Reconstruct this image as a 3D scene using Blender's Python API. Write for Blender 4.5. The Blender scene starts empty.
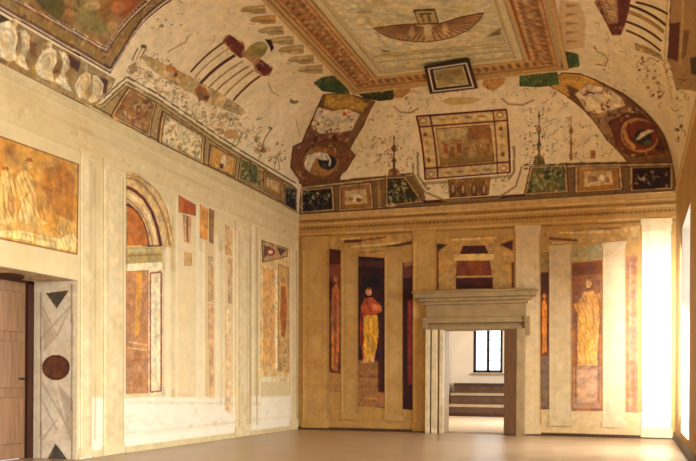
import bpy, math, random
import numpy as np
random.seed(7); np.random.seed(7)
# ------------------------------------------------------------------ the hall, in metres
FOC, YAW, ROLL, CX, CY, EYE = 829.86, 0.3302, 0.0065, 348.0, 380.84, 1.3
D, XL, XR, H, R, YF = 20.61, -8.485, 0.935, 5.742, 2.3, -2.0
ZP = H + R
WT = 0.6                                    # wall thickness
S_ = bpy.context.scene; COL = S_.collection
sy, cy_ = math.sin(YAW), math.cos(YAW); sr, cr = math.sin(ROLL), math.cos(ROLL)

def ray(px, py):                            # sight line of the survey photo
    du, dv = px - CX, py - CY
    u, v = du*cr + dv*sr, -du*sr + dv*cr
    a, b = u/FOC, -v/FOC
    return np.array([a*cy_ - sy, a*sy + cy_, b])

class Plane:
    def __init__(s, ax, val, sign):         # ax: constant axis; uv: the other two axes
        s.ax, s.val, s.sign = ax, val, sign; s.o = [i for i in range(3) if i != ax]
    def inv(s, px, py):
        d = ray(px, py); o = np.array([0, 0, EYE]); t = (s.val - o[s.ax])/d[s.ax]
        p = o + t*d; return (p[s.o[0]], p[s.o[1]])
    def map(s, U, V, off):
        P = np.zeros(U.shape + (3,)); P[..., s.ax] = s.val + s.sign*off
        P[..., s.o[0]] = U; P[..., s.o[1]] = V; return P
def circ(cx, ax, d):                        # sight line against a quarter-round cove along the other axis
    ox, oz = -cx, EYE - H
    a = d[ax]**2 + d[2]**2; b = 2*(ox*d[ax] + oz*d[2]); c = ox*ox + oz*oz - R*R
    q = b*b - 4*a*c
    return (-b + math.sqrt(max(q, 0)))/(2*a)
class Cove:
    def __init__(s, side): s.side = side
    def hit(s, d):
        if s.side == 'L': return circ(XL + R, 0, d)
        if s.side == 'R': return circ(XR - R, 0, d)
        return circ(D - R, 1, d)
    def inv(s, px, py):
        d = ray(px, py); t = s.hit(d); p = t*d + np.array([0, 0, EYE])
        if s.side == 'L': return (p[1], R*max(0, math.atan2(p[2]-H, XL+R-p[0])))
        if s.side == 'R': return (p[1], R*max(0, math.atan2(p[2]-H, p[0]-XR+R)))
        return (p[0], R*max(0, math.atan2(p[2]-H, p[1]-D+R)))
    def map(s, U, V, off):
        t = V/R; r = R - off; P = np.zeros(U.shape + (3,)); P[..., 2] = H + r*np.sin(t)
        if s.side == 'L': P[..., 0] = XL + R - r*np.cos(t); P[..., 1] = U
        elif s.side == 'R': P[..., 0] = XR - R + r*np.cos(t); P[..., 1] = U
        else: P[..., 1] = D - R + r*np.cos(t); P[..., 0] = U
        return P
class Corner:                               # the two coves either side of a groin; u = distance from the groin
    def __init__(s, side): s.side = side; s.a = Cove(side); s.b = Cove('B')
    def inv(s, px, py):
        d = ray(px, py); ta, tb = s.a.hit(d), s.b.hit(d)
        k = 1 if s.side == 'L' else -1
        if ta < tb:
            u, v = s.a.inv(px, py); return (k*(u - (D - R + R*math.cos(v/R))), v)
        u, v = s.b.inv(px, py)
        g = XL + R - R*math.cos(v/R) if s.side == 'L' else XR - R + R*math.cos(v/R)
        return (u - g, v)
    def map(s, U, V, off):
        t = V/R; r = R - off
        gx = XL + R - r*np.cos(t) if s.side == 'L' else XR - R + r*np.cos(t)
        gy = D - R + r*np.cos(t); P = np.zeros(U.shape + (3,)); P[..., 2] = H + r*np.sin(t)
        k = 1 if s.side == 'L' else -1
        onside = (U*k) < 0
        P[..., 0] = np.where(onside, gx, gx + U); P[..., 1] = np.where(onside, gy - np.abs(U), gy)
        return P
WL, WB, WR = Plane(0, XL, 1), Plane(1, D, -1), Plane(0, XR, -1)
CE = Plane(2, ZP, -1); CL, CB, CR = Cove('L'), Cove('B'), Cove('R'); GL, GR = Corner('L'), Corner('R')

# ------------------------------------------------------------------ materials
def lin(c):
    c = np.asarray(c, float)/255.
    return np.where(c <= .04045, c/12.92, ((c + .055)/1.055)**2.4)
def mat(name, col=None, rough=.6, amt=.25, scale=3., bump=.0, metal=0., spec=.3, grain=None):
    m = bpy.data.materials.new(name); m.use_nodes = True; nt = m.node_tree; N, L = nt.nodes, nt.links
    b = N['Principled BSDF']; b.inputs['Roughness'].default_value = rough; b.inputs['Metallic'].default_value = metal
    b.inputs['Specular IOR Level'].default_value = spec
    tc = N.new('ShaderNodeTexCoord'); mp = N.new('ShaderNodeMapping'); L.new(tc.outputs['Object'], mp.inputs[0])
    if grain: mp.inputs['Scale'].default_value = grain
    nz = N.new('ShaderNodeTexNoise'); nz.inputs['Scale'].default_value = scale; nz.inputs['Detail'].default_value = 6
    L.new(mp.outputs[0], nz.inputs['Vector'])
    rp = N.new('ShaderNodeMapRange'); rp.inputs[1].default_value = .3; rp.inputs[2].default_value = .7
    rp.inputs[3].default_value = 1 - amt; rp.inputs[4].default_value = 1 + amt*.35
    L.new(nz.outputs['Fac'], rp.inputs[0])
    mx = N.new('ShaderNodeVectorMath'); mx.operation = 'SCALE'
    if col is None:
        at = N.new('ShaderNodeAttribute'); at.attribute_name = 'Col'; L.new(at.outputs['Color'], mx.inputs[0])
    else: mx.inputs[0].default_value = tuple(lin(col))
    L.new(rp.outputs[0], mx.inputs['Scale']); L.new(mx.outputs[0], b.inputs['Base Color'])
    if bump:
        bp = N.new('ShaderNodeBump'); bp.inputs['Strength'].default_value = bump; bp.inputs['Distance'].default_value = .02
        L.new(nz.outputs['Fac'], bp.inputs['Height']); L.new(bp.outputs[0], b.inputs['Normal'])
    return m
FRESCO = mat('fresco_plaster', None, .75, .1, 5., .1)
PLASTER = mat('painted_plaster', None, .65, .06, 2.2, .06)
STONE = mat('pale_travertine', (156, 130, 92), .5, .25, 4., .15)
STUCCO = mat('gilded_stucco', (200, 162, 104), .5, .25, 9., .2)
PALESTUCCO = mat('pale_stucco', (205, 186, 142), .6, .15, 6., .15)
WOOD = mat('brown_door_wood', (146, 108, 78), .5, .3, 3., .15, grain=(6, 6, .5))
DARKWOOD = mat('dark_wood', (66, 34, 24), .5, .3, 3., .1, grain=(6, 6, .6))
BASE = mat('dark_skirting_stone', (72, 48, 32), .5, .25, 4.)
FLOOR = mat('worn_terracotta_floor', (158, 130, 102), .3, .18, 1.3, .04, spec=.5)
JAMBSHADE = mat('brown_jamb_panel', (100, 66, 40), .5, .3, 4., .1, grain=(5, 5, .6))  # shade of the right door jamb, put into a dark colour
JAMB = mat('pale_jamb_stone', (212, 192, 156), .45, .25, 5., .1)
WHITEWALL = mat('white_plaster', (226, 214, 196), .8, .08, 2.)
IRON = mat('dark_window_frame', (40, 34, 32), .5, .1, 5.)
BLACKFRAME = mat('black_painted_frame', (52, 30, 30), .5, .2, 8.)
IVORY = mat('ivory_inner_frame', (225, 212, 190), .5, .1, 8.)

# ------------------------------------------------------------------ objects
def tag(o, label=None, cat=None, group=None, kind=None):
    for k, v in (('label', label), ('category', cat), ('group', group), ('kind', kind)):
        if v: o[k] = v
    return o
def link(name, me, m, parent=None):
    me.materials.append(m); o = bpy.data.objects.new(name, me); COL.objects.link(o)
    if parent is not None: o.parent = parent; o.matrix_parent_inverse = parent.matrix_world.inverted()
    return o
class MB:                                   # collects boxes and prisms into one mesh
    def __init__(s): s.v, s.f = [], []
    def box(s, x0, x1, y0, y1, z0, z1):
        n = len(s.v); s.v += [(x, y, z) for x in (x0, x1) for y in (y0, y1) for z in (z0, z1)]
        s.f += [tuple(n+i for i in q) for q in ((0,1,3,2),(4,6,7,5),(0,4,5,1),(2,3,7,6),(0,2,6,4),(1,5,7,3))]; return s
    def prism(s, pa, pb):                   # two matching outlines joined by side faces, capped
        n = len(s.v); k = len(pa); s.v += list(pa) + list(pb)
        for i in range(k): j = (i+1) % k; s.f.append((n+i, n+j, n+k+j, n+k+i))
        s.f += [tuple(n+i for i in reversed(range(k))), tuple(n+k+i for i in range(k))]; return s
    def tube(s, pts, r, seg=8):
        for p, q in zip(pts, pts[1:]):
            p, q = np.array(p, float), np.array(q, float); d = q-p; d /= np.linalg.norm(d)
            a = np.cross(d, [0, 0, 1.]) if abs(d[2]) < .9 else np.cross(d, [1., 0, 0]); a /= np.linalg.norm(a); b = np.cross(d, a)
            rg = [r*(a*math.cos(t)+b*math.sin(t)) for t in np.linspace(0, 2*math.pi, seg, endpoint=False)]
            s.prism([tuple(p+x) for x in rg], [tuple(q+x) for x in rg])
        return s
    def build(s, name, m, parent=None, bevel=0):
        me = bpy.data.meshes.new(name); me.from_pydata([tuple(map(float, v)) for v in s.v], [], s.f); me.update()
        o = link(name, me, m, parent)
        if bevel:
            b = o.modifiers.new('bevel', 'BEVEL'); b.width = bevel; b.segments = 2; b.limit_method = 'ANGLE'
        return o

def inside(U, V, poly):
    r = np.zeros(U.shape, bool); n = len(poly)
    for i in range(n):
        x0, y0 = poly[i]; x1, y1 = poly[(i+1) % n]
        if y0 == y1: continue
        c = ((y0 > V) != (y1 > V)) & (U < (x1-x0)*(V-y0)/(y1-y0) + x0); r ^= c
    return r
def vnoise(U, V, sc, seed):
    rs = np.random.RandomState(seed); T = rs.rand(64, 64)
    x, y = U*sc, V*sc; i, j = np.floor(x).astype(int), np.floor(y).astype(int); fx, fy = x-i, y-j
    fx, fy = fx*fx*(3-2*fx), fy*fy*(3-2*fy); g = lambda a, b: T[a % 64, b % 64]
    return (g(i,j)*(1-fx)+g(i+1,j)*fx)*(1-fy) + (g(i,j+1)*(1-fx)+g(i+1,j+1)*fx)*fy

class Patch:                                # a stretch of painted plaster following a surface of the hall
    def __init__(s, S, U, V, bg):
        s.S, s.U, s.V = S, U, V; s.C = np.zeros(U.shape + (3,)); s.C[:] = bg; s.M = np.ones(U.shape, bool); s.cell = None
    @classmethod
    def grid(k, S, us, vs, bg): U, V = np.meshgrid(us, vs); return k(S, U, V, bg)
    @classmethod
    def quad(k, S, p, bg, res=.022):        # p: four corners as seen in the photo
        q = np.array([S.inv(*c) for c in p]); 
        n = max(2, int(max(np.linalg.norm(q[1]-q[0]), np.linalg.norm(q[2]-q[3]))/res)); m = max(2, int(max(np.linalg.norm(q[3]-q[0]), np.linalg.norm(q[2]-q[1]))/res))
        a, b = np.meshgrid(np.linspace(0, 1, n+1), np.linspace(0, 1, m+1)); a, b = a[..., None], b[..., None]
        P = (q[0]*(1-a)+q[1]*a)*(1-b) + (q[3]*(1-a)+q[2]*a)*b
        return k(S, P[..., 0], P[..., 1], bg)
    @classmethod
    def area(k, S, p, bg, res=.018):
        q = np.array([S.inv(*c) for c in p]); lo, hi = q.min(0), q.max(0)
        us = np.linspace(lo[0], hi[0], max(3, int((hi[0]-lo[0])/res))); vs = np.linspace(lo[1], hi[1], max(3, int((hi[1]-lo[1])/res)))
        if isinstance(S, Corner) and lo[0] < 0 < hi[0]: us = np.unique(np.append(us, 0.))
        s = k.grid(S, us, vs, bg); s.M = inside(s.U, s.V, [tuple(c) for c in q]); return s
    def poly(s, p, col, a=1.):
        q = [s.S.inv(*c) for c in p]; m = inside(s.U, s.V, q); s.C[m] = s.C[m]*(1-a) + np.array(col, float)*a; return s
    def ell(s, x, y, rx, ry, col, a=1., rot=0., n=18):
        c, d = math.cos(rot), math.sin(rot)
        return s.poly([(x+rx*math.cos(t)*c-ry*math.sin(t)*d, y+rx*math.cos(t)*d+ry*math.sin(t)*c) for t in np.linspace(0, 2*math.pi, n, endpoint=False)], col, a)
    def line(s, pts, w, col, a=1.):
        for (x0, y0), (x1, y1) in zip(pts, pts[1:]):
            l = math.hypot(x1-x0, y1-y0) or 1; nx, ny = -(y1-y0)/l*w/2, (x1-x0)/l*w/2
            s.poly([(x0+nx, y0+ny), (x1+nx, y1+ny), (x1-nx, y1-ny), (x0-nx, y0-ny)], col, a)
        return s
    def loop(s, pts, w, col, a=1.): return s.line(list(pts) + [pts[0]], w, col, a)
    def mottle(s, col, amt, sc, seed=1):
        n = vnoise(s.U, s.V, sc, seed)*.6 + vnoise(s.U, s.V, sc*2.3, seed+9)*.4
        w = (np.clip((n-.4)*3, 0, 1)*amt)[..., None]; s.C = s.C*(1-w) + np.array(col, float)*w; return s
    def flecks(s, p, n, cols, size=(1, 2.4), a=.8, seed=3):     # little grotesque curls and sprigs inside an outline
        rs = random.Random(seed); xs = [c[0] for c in p]; ys = [c[1] for c in p]; k = 0; t = 0
        while k < n and t < n*30:
            t += 1; x, y = rs.uniform(min(xs), max(xs)), rs.uniform(min(ys), max(ys))
            if not inside(np.array([x]), np.array([y]), p)[0]: continue
            k += 1; c = rs.choice(cols); r = rs.uniform(*size)
            if rs.random() < .5: s.ell(x, y, r, r*rs.uniform(.35, .8), c, a, rs.uniform(0, 3.14), 8)
            else:
                an = rs.uniform(0, 6.28); s.line([(x+r*1.5*math.cos(an+q)*(1+q*.3), y+r*1.5*math.sin(an+q)*(1+q*.3)) for q in (0, .8, 1.6, 2.4)], max(.7, r*.4), c, a)
        return s
    def rich(s, amt):                       # worn, hatched look of old fresco: small uneven tones
        n = vnoise(s.U, s.V, 9, 71)*.5 + vnoise(s.U, s.V, 21, 72)*.5 - .5; h = vnoise(s.U, s.V, 33, 73) - .5
        s.C *= (1 + amt*2.2*n + amt*.9*h)[..., None]
        s.C += (vnoise(s.U, s.V, 6, 74) - .5)[..., None]*np.array([26, 6, -22])*amt*4; return s
    def folds(s, amt, per=.1):              # drapery folds
        n = vnoise(s.U, s.V, 4, 81); f = np.sin((s.U + .35*s.V)*6.283/per + 7*n)*.6 + (vnoise(s.U*3, s.V, 5, 82) - .5)*1.4
        s.C *= (1 + amt*f)[..., None]; return s
    def soft(s, n):
        for _ in range(n):
            for ax in (0, 1):
                if s.C.shape[ax] > 3:
                    P = np.concatenate([np.take(s.C, [0], ax), s.C, np.take(s.C, [-1], ax)], ax); k = s.C.shape[ax]
                    s.C = (np.take(P, range(k), ax) + 2*s.C + np.take(P, range(2, k+2), ax))/4
        return s
    def build(s, name, parent=None, off=.008, base=.002, m=None, rich=.17, soft=1):
        if rich: s.rich(rich)
        if soft: s.soft(soft)
        U, V = s.U, s.V; nr, nc = U.shape; P = s.S.map(U, V, off).reshape(-1, 3); idx = np.arange(nr*nc).reshape(nr, nc)
        ok = s.M[:-1, :-1] & s.M[1:, :-1] & s.M[:-1, 1:] & s.M[1:, 1:]
        if s.cell is not None: ok &= s.cell
        f = np.stack([idx[:-1, :-1], idx[:-1, 1:], idx[1:, 1:], idx[1:, :-1]], -1)[ok]
        C = s.C.reshape(-1, 3)
        if base is not None and len(f):
            e = np.concatenate([f[:, [0, 1]], f[:, [1, 2]], f[:, [2, 3]], f[:, [3, 0]]]); key = np.sort(e, 1); h = key[:, 0].astype(np.int64)*(nr*nc) + key[:, 1]
            u, inv, cnt = np.unique(h, return_inverse=True, return_counts=True); be = e[cnt[inv] == 1]
            bv = np.unique(be); Q = s.S.map(U, V, base).reshape(-1, 3)[bv]; mp = np.full(nr*nc, -1); mp[bv] = np.arange(len(bv)) + len(P)
            P = np.concatenate([P, Q]); C = np.concatenate([C, C[bv]])
            f = np.concatenate([f, np.stack([be[:, 1], be[:, 0], mp[be[:, 0]], mp[be[:, 1]]], 1)])
        used = np.unique(f); mp = np.full(len(P), 0); mp[used] = np.arange(len(used)); P, C, f = P[used], C[used], mp[f]
        me = bpy.data.meshes.new(name); me.from_pydata(P.tolist(), [], f.tolist())
        at = me.color_attributes.new('Col', 'FLOAT_COLOR', 'POINT')
        at.data.foreach_set('color', np.concatenate([lin(np.clip(C, 0, 255)), np.ones((len(C), 1))], 1).astype(np.float32).ravel()); me.update()
        return link(name, me, m or FRESCO, parent)
# ------------------------------------------------------------------ paints
CREAM=(232,214,176); PALE=(226,212,176); TAN=(188,156,104); OCH=(198,150,66); RUST=(150,84,48); DKRED=(92,40,36); MAROON=(70,26,28)
OLIVE=(126,116,70); GREEN=(58,80,48); BROWN=(116,82,50); DARK=(48,36,30); BLACK=(30,26,28); WHITE=(234,226,206); PINK=(204,166,140); ORANGE=(204,130,54)
WALLC=(208,188,144); BACKC=(178,136,74); SHELLC=(206,190,150)
DEC=[(146,120,72),(160,128,84),(120,98,64),(170,110,70),(110,106,64)]
T = lambda o, *a, **k: tag(o, *a, **k)

# ------------------------------------------------------------------ floor, walls
m = MB(); m.box(XL-1.6, XR+WT, YF-.3, D+WT, -.2, 0); T(m.build('floor', FLOOR), kind='structure')

DY0, DY1, DZ = 9.45, 11.27, 2.9             # doorway in the left wall
ys = np.unique(np.concatenate([np.linspace(YF, 9, 30), np.arange(9, D, .022), [DY0, DY1, D]])); zs = np.unique(np.concatenate([np.arange(0, H, .024), [DZ, H]]))
w = Patch.grid(WL, ys, zs, WALLC)
uc, vc = (w.U[:-1, :-1]+w.U[1:, 1:])/2, (w.V[:-1, :-1]+w.V[1:, 1:])/2
w.cell = ~((uc > DY0) & (uc < DY1) & (vc < DZ))
w.mottle((194, 162, 110), .25, 1.1, 4)
w.poly([(79, 398), (300, 396), (300, 440), (79, 470)], (236, 226, 210), .8)  # light on the lower wall, painted as a paler band
DUST = (176, 146, 100)
for a, b, c in (((0, 70), (298, 221), DUST), ((0, 76), (298, 225), PALE), ((0, 92), (298, 230), DUST), ((0, 112), (298, 238), (200, 172, 126)), ((0, 118), (298, 240.5), DUST), ((0, 121), (298, 242), PALE)):
    w.line([a, b], 1.3, c, .4)
w.flecks([(0, 95), (290, 231), (290, 236), (0, 110)], 60, [DUST, (196, 160, 112), PALE], (1, 2.6), .6, 5)
for x, t, c in ((84, 165, PALE), (91, 168, DUST), (95, 168, DUST), (103, 172, PALE), (110, 174, DUST), (121, 180, DUST), (124, 182, PALE)):
    w.line([(x, t), (x, 440)], 1.3, c, .6)
w.line([(80, 128), (96, 136)], 2, DUST, .6); w.line([(80, 146), (97, 153)], 5, (204, 178, 128), .8)
for x, y0, y1, c, wd in ((164, 205, 395, DUST, 2), (168, 205, 398, PALE, 3), (173, 215, 398, DUST, 1.3), (177, 196, 400, PALE, 2), (197.5, 205, 400, PALE, 3), (200, 240, 400, (214, 186, 150), 2), (204, 240, 400, PALE, 3), (216, 235, 402, PALE, 4), (221, 240, 405, DUST, 1.2), (224, 250, 405, PALE, 2), (234, 230, 410, PALE, 2.4), (250.5, 225, 425, DUST, 1.4), (253, 225, 425, PALE, 2), (257, 228, 425, DUST, 1.4), (260, 236, 425, PALE, 2)):
    w.line([(x, y0), (x, y1)], wd, c, .8)
w.poly([(178, 214), (196, 219), (196, 396), (178, 392)], (224, 200, 158), .6); w.poly([(205, 208), (215, 212), (215, 399), (205, 397)], (212, 176, 128), .6); w.poly([(224, 224), (233, 228), (233, 414), (224, 411)], (220, 186, 140), .6); w.poly([(260, 266), (290, 270), (290, 376), (260, 376)], (220, 188, 138), .5)
for a, b in ((164, 170), (198, 204), (216.5, 222)): w.poly([(a, 250), (b, 252), (b, 400), (a, 398)], (228, 210, 174), .65)
w.poly([(163, 270), (178, 272), (178, 390), (163, 388)], (222, 200, 160), .6)
w.line([(126, 402), (260, 404)], 1.5, DUST, .4)
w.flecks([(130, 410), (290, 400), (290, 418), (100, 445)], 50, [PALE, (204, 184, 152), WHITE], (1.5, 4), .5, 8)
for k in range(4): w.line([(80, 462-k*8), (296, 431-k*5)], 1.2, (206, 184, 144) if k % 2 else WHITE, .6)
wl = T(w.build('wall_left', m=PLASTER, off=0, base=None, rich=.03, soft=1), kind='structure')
sk = MB(); cuts = [WL.inv(x, 440)[0] for x in (78, 79, 92.6, 101.4, 124.8, 234, 251, 289.2, 299)]   # the skirting stops at each pilaster base
for a, b in ((1, 0), (2, 3), (4, 5), (6, 7)): 
    a, b = sorted((cuts[a], cuts[b])); sk.box(XL, XL+.02, a, b, 0, .11)
sk.build('skirting', PALESTUCCO, wl)
m = MB(); m.box(XL-.86, XL-.02, DY1, DY1+.3, 0, 3.2); m.box(XL-.86, XL-.02, DY0-.3, DY0, 0, 3.2)   # masonry at the doorway, behind the plaster
XD0, XD1, DDZ = -4.5, -2.98, 2.6           # doorway in the back wall
xs = np.unique(np.concatenate([np.arange(XL, XR, .024), [XL, XR, XD0, XD1]])); zs = np.unique(np.concatenate([np.arange(0, H, .024), [DDZ, H]]))
w = Patch.grid(WB, xs, zs, BACKC)
uc, vc = (w.U[:-1, :-1]+w.U[1:, 1:])/2, (w.V[:-1, :-1]+w.V[1:, 1:])/2
w.cell = ~((uc > XD0) & (uc < XD1) & (vc < DDZ))
w.mottle((166, 124, 66), .3, 1.3, 14)
w.line([(300, 219), (676, 198.5)], 1.5, (226, 194, 128), .8); w.line([(300, 222), (676, 202)], 1.8, (124, 86, 42), .9); w.line([(300, 225), (676, 205)], 2, (208, 172, 108), .8); w.line([(300, 229), (676, 210)], 1.7, (132, 94, 48), .85)
w.line([(300, 234.5), (676, 217)], 1.4, (214, 178, 112), .7); w.line([(300, 237), (676, 220)], 1.6, (130, 90, 44), .8); w.line([(330, 243), (640, 228)], 1.6, (160, 120, 70), .4)
for i in range(88):                         # painted dentils
    x = 304 + i*4.2; w.line([(x, 227.5-(x-300)*.051), (x, 230.5-(x-300)*.051)], 1.8, (122, 84, 42), .7)
w.line([(302, 419), (425, 424)], 1.2, (160, 124, 74), .6); w.line([(521, 423), (676, 428)], 1.2, (160, 124, 74), .6); w.line([(521, 428), (676, 432.5)], 1, (160, 124, 74), .5)
w.poly([(541, 409), (642, 412), (642, 436), (541, 432)], (214, 190, 150), .7); w.flecks([(330, 400), (425, 402), (425, 418), (330, 414)], 26, [(160, 120, 70), (190, 140, 90)], (1, 3), .5, 6)
T(w.build('wall_back', m=PLASTER, off=0, base=None, rich=.07, soft=0), kind='structure')

WIN = [(1.2, 3.9), (8.2, 10.9), (15.6, 18.15)]; WZ0, WZ1 = .3, 4.45
ys = np.unique(np.concatenate([np.arange(YF, D, .08), [D]] + [list(q) for q in WIN])); zs = np.unique(np.concatenate([np.arange(0, H, .08), [WZ0, WZ1, H]]))
w = Patch.grid(WR, ys, zs, BACKC); uc, vc = (w.U[:-1, :-1]+w.U[1:, 1:])/2, (w.V[:-1, :-1]+w.V[1:, 1:])/2; w.cell = np.ones(uc.shape, bool)
for a, b in WIN: w.cell &= ~((uc > a) & (uc < b) & (vc > WZ0) & (vc < WZ1))
w.mottle((186, 150, 94), .6, 1.3, 24).line([(678, 185), (678, 430)], 1, OCH, .5)
T(w.build('wall_right', m=PLASTER, off=0, base=None, rich=.04), kind='structure')
m = MB(); m.box(XL-.3, XR+.3, YF-.3, YF, 0, ZP+.2); T(m.build('wall_front', WHITEWALL), kind='structure')
for i, (a, b) in enumerate(WIN):            # tall windows, deep reveals and glazed casements
    m = MB(); X0 = XR+.004; m.box(X0, XR+WT, a-.25, a, WZ0-.3, WZ1+.25); m.box(X0, XR+WT, b, b+.25, WZ0-.3, WZ1+.25); m.box(X0, XR+WT, a, b, WZ1, WZ1+.25); m.box(X0, XR+WT, a, b, 0, WZ0)
    r = T(m.build(f'window_{i+1}', WHITEWALL), kind='structure')
    m = MB(); x = XR+.5; c = (a+b)/2
    for y in (a+.04, c-.04, c+.04, b-.04): m.box(x-.03, x+.03, y-.04, y+.04, WZ0, WZ1)
    for z in (WZ0+.04, 1.7, 3.1, WZ1-.04): m.box(x-.025, x+.025, a, b, z-.03, z+.03)
    m.build('casement_frame', WOOD, r)
m = MB(); m.box(XR-.035, XR+.0, YF, D, 0, .16); T(m.build('baseboard_right', BASE), kind='structure')
m = MB(); m.box(XL, XD0-.45, D-.025, D, 0, .07).box(XD1+.52, XR, D-.025, D, 0, .07); T(m.build('baseboard_back', BASE), kind='structure')
def cornice(name, a, b, nrm, m_):           # small moulded cornice under the vault
    m = MB(); n = np.array(nrm, float)
    pr = [(0, -.13), (.012, -.13), (.014, -.09), (.03, -.07), (.03, -.03), (.04, -.01), (.04, 0), (0, 0)]
    A, B = np.array(a, float), np.array(b, float)
    m.prism([tuple(A+n*d+[0, 0, z]) for d, z in pr], [tuple(B+n*d+[0, 0, z]) for d, z in pr]); T(m.build(name, m_), kind='structure')
cornice('trim_1', (XL, YF, H), (XL, D, H), (1, 0, 0), PALESTUCCO); cornice('trim_2', (XL, D, H), (XR, D, H), (0, -1, 0), STUCCO); cornice('trim_3', (XR, YF, H), (XR, D, H), (-1, 0, 0), STUCCO)

# ------------------------------------------------------------------ vault
def cove(S, us, vs, name, draw, parent):
    p = Patch.grid(S, us, vs, CREAM); draw(p)
    g = R*np.cos(p.V/R)
    if S.side == 'B': p.U = np.clip(p.U, XL+R-g, XR-R+g)
    else: p.U = np.minimum(p.U, D-R+g)
    return p.build(name, parent, off=0, base=None, rich=.05, soft=0)
vs = np.linspace(0, R*math.pi/2, 190)
ceil = MB(); ceil.box(XL+R-.02, XR-R+.02, YF-.3, D-R+.02, ZP+.005, ZP+.2); ceil = T(ceil.build('ceiling', PALESTUCCO), kind='structure')
def draw_left(p):
    p.mottle((216, 194, 148), .5, .9, 34)
    up = [(62, 101), (88, 108), (104, 101), (127, 80), (158, 97), (217, 138), (242, 154), (296, 186)]
    lo = [(-20, 51), (76, 99), (150, 139), (296, 212)]
    p.poly([(-20, 47), (76, 93), (95, 110), (126, 84), (160, 100), (296, 188), (298, 216), (150, 142), (-20, 56)], (150, 122, 76), .85)
    p.flecks([(76, 98), (128, 88), (160, 104), (296, 190), (296, 212), (150, 140)], 90, [(96, 74, 50), (190, 164, 112), (120, 100, 62)], (1, 2.4), .7, 21)
    for d, c, wd in ((-3, (96, 80, 52), 1.5), (-.5, PALE, 1.3), (2, (110, 92, 58), 1.6), (4.5, (190, 164, 110), 1.2), (6.5, (110, 84, 54), 1.2)):
        p.line([(x, y+d) for x, y in up], wd, c, .95)
    for d, c, wd in ((2, (92, 72, 44), 1.6), (0, (212, 188, 136), 1.4), (-2.5, (104, 84, 52), 1.5), (-4.5, (184, 152, 98), 1.2)): p.line([(x, y+d) for x, y in lo], wd, c, .95)
    p.flecks([(128, 74), (150, 70), (200, 100), (250, 126), (282, 160), (250, 156), (217, 134), (160, 96)], 130, DEC + [(190, 140, 84), (132, 128, 76), (226, 212, 172)], (1.4, 3.4), .5, 16)
    p.flecks([(128, 76), (142, 46), (170, 60), (235, 108), (290, 150), (286, 172), (217, 132), (160, 94)], 150, DEC + [(84, 66, 46)], (.8, 2.2), .7, 6)
    p.flecks([(150, 30), (178, 0), (240, 0), (320, 86), (300, 140), (262, 82)], 70, DEC, (.8, 2), .45, 9)
    p.line([(268, 82), (272, 92), (279, 96)], 1.2, BROWN, .6); p.ell(294, 101, 4.5, 3, BROWN, .8); p.ell(295.5, 98.5, 3.6, 2.4, CREAM)
    p.line([(262, 152), (264, 140), (272, 128)], 1.2, BROWN, .8); p.ell(263, 151, 3, 2, BROWN, .8); p.ell(270, 128, 2, 1.3, DARK, .6)
    p.line([(256, 120), (262, 118)], 1.5, BROWN, .6); p.line([(296, 120), (300, 136)], 1, BROWN, .4); p.line([(278, 156), (280, 170)], 1, BROWN, .7)
    p.ell(231, 134, 7, 5, (184, 140, 76), .8); p.poly([(240, 138), (250, 140), (256, 156), (246, 152)], PALE, .8)
    p.ell(143.5, 46.5, 3, 2, (84, 70, 40), .9)
    for x in (132, 136, 140): p.line([(x, 60), (x+6, 48)], 1.1, (110, 88, 54), .8)
    p.poly([(128, 66), (136, 62), (138, 70), (130, 74)], BROWN, .55)
    for x, y, r in ((162, 26, 2.4), (166, 20, 1.6), (172, 25, 1.5), (158, 19, 1.4), (181, 25, 1.4)): p.ell(x, y, r, r*.7, BROWN, .6)
    p.line([(168, 52), (186, 42), (188, 36)], 1.4, (160, 122, 70), .7)
cl = cove(CL, np.unique(np.concatenate([np.linspace(YF, 8.6, 30), np.arange(8.6, D, .02), [D]])), vs, 'cove', draw_left, ceil)
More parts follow.
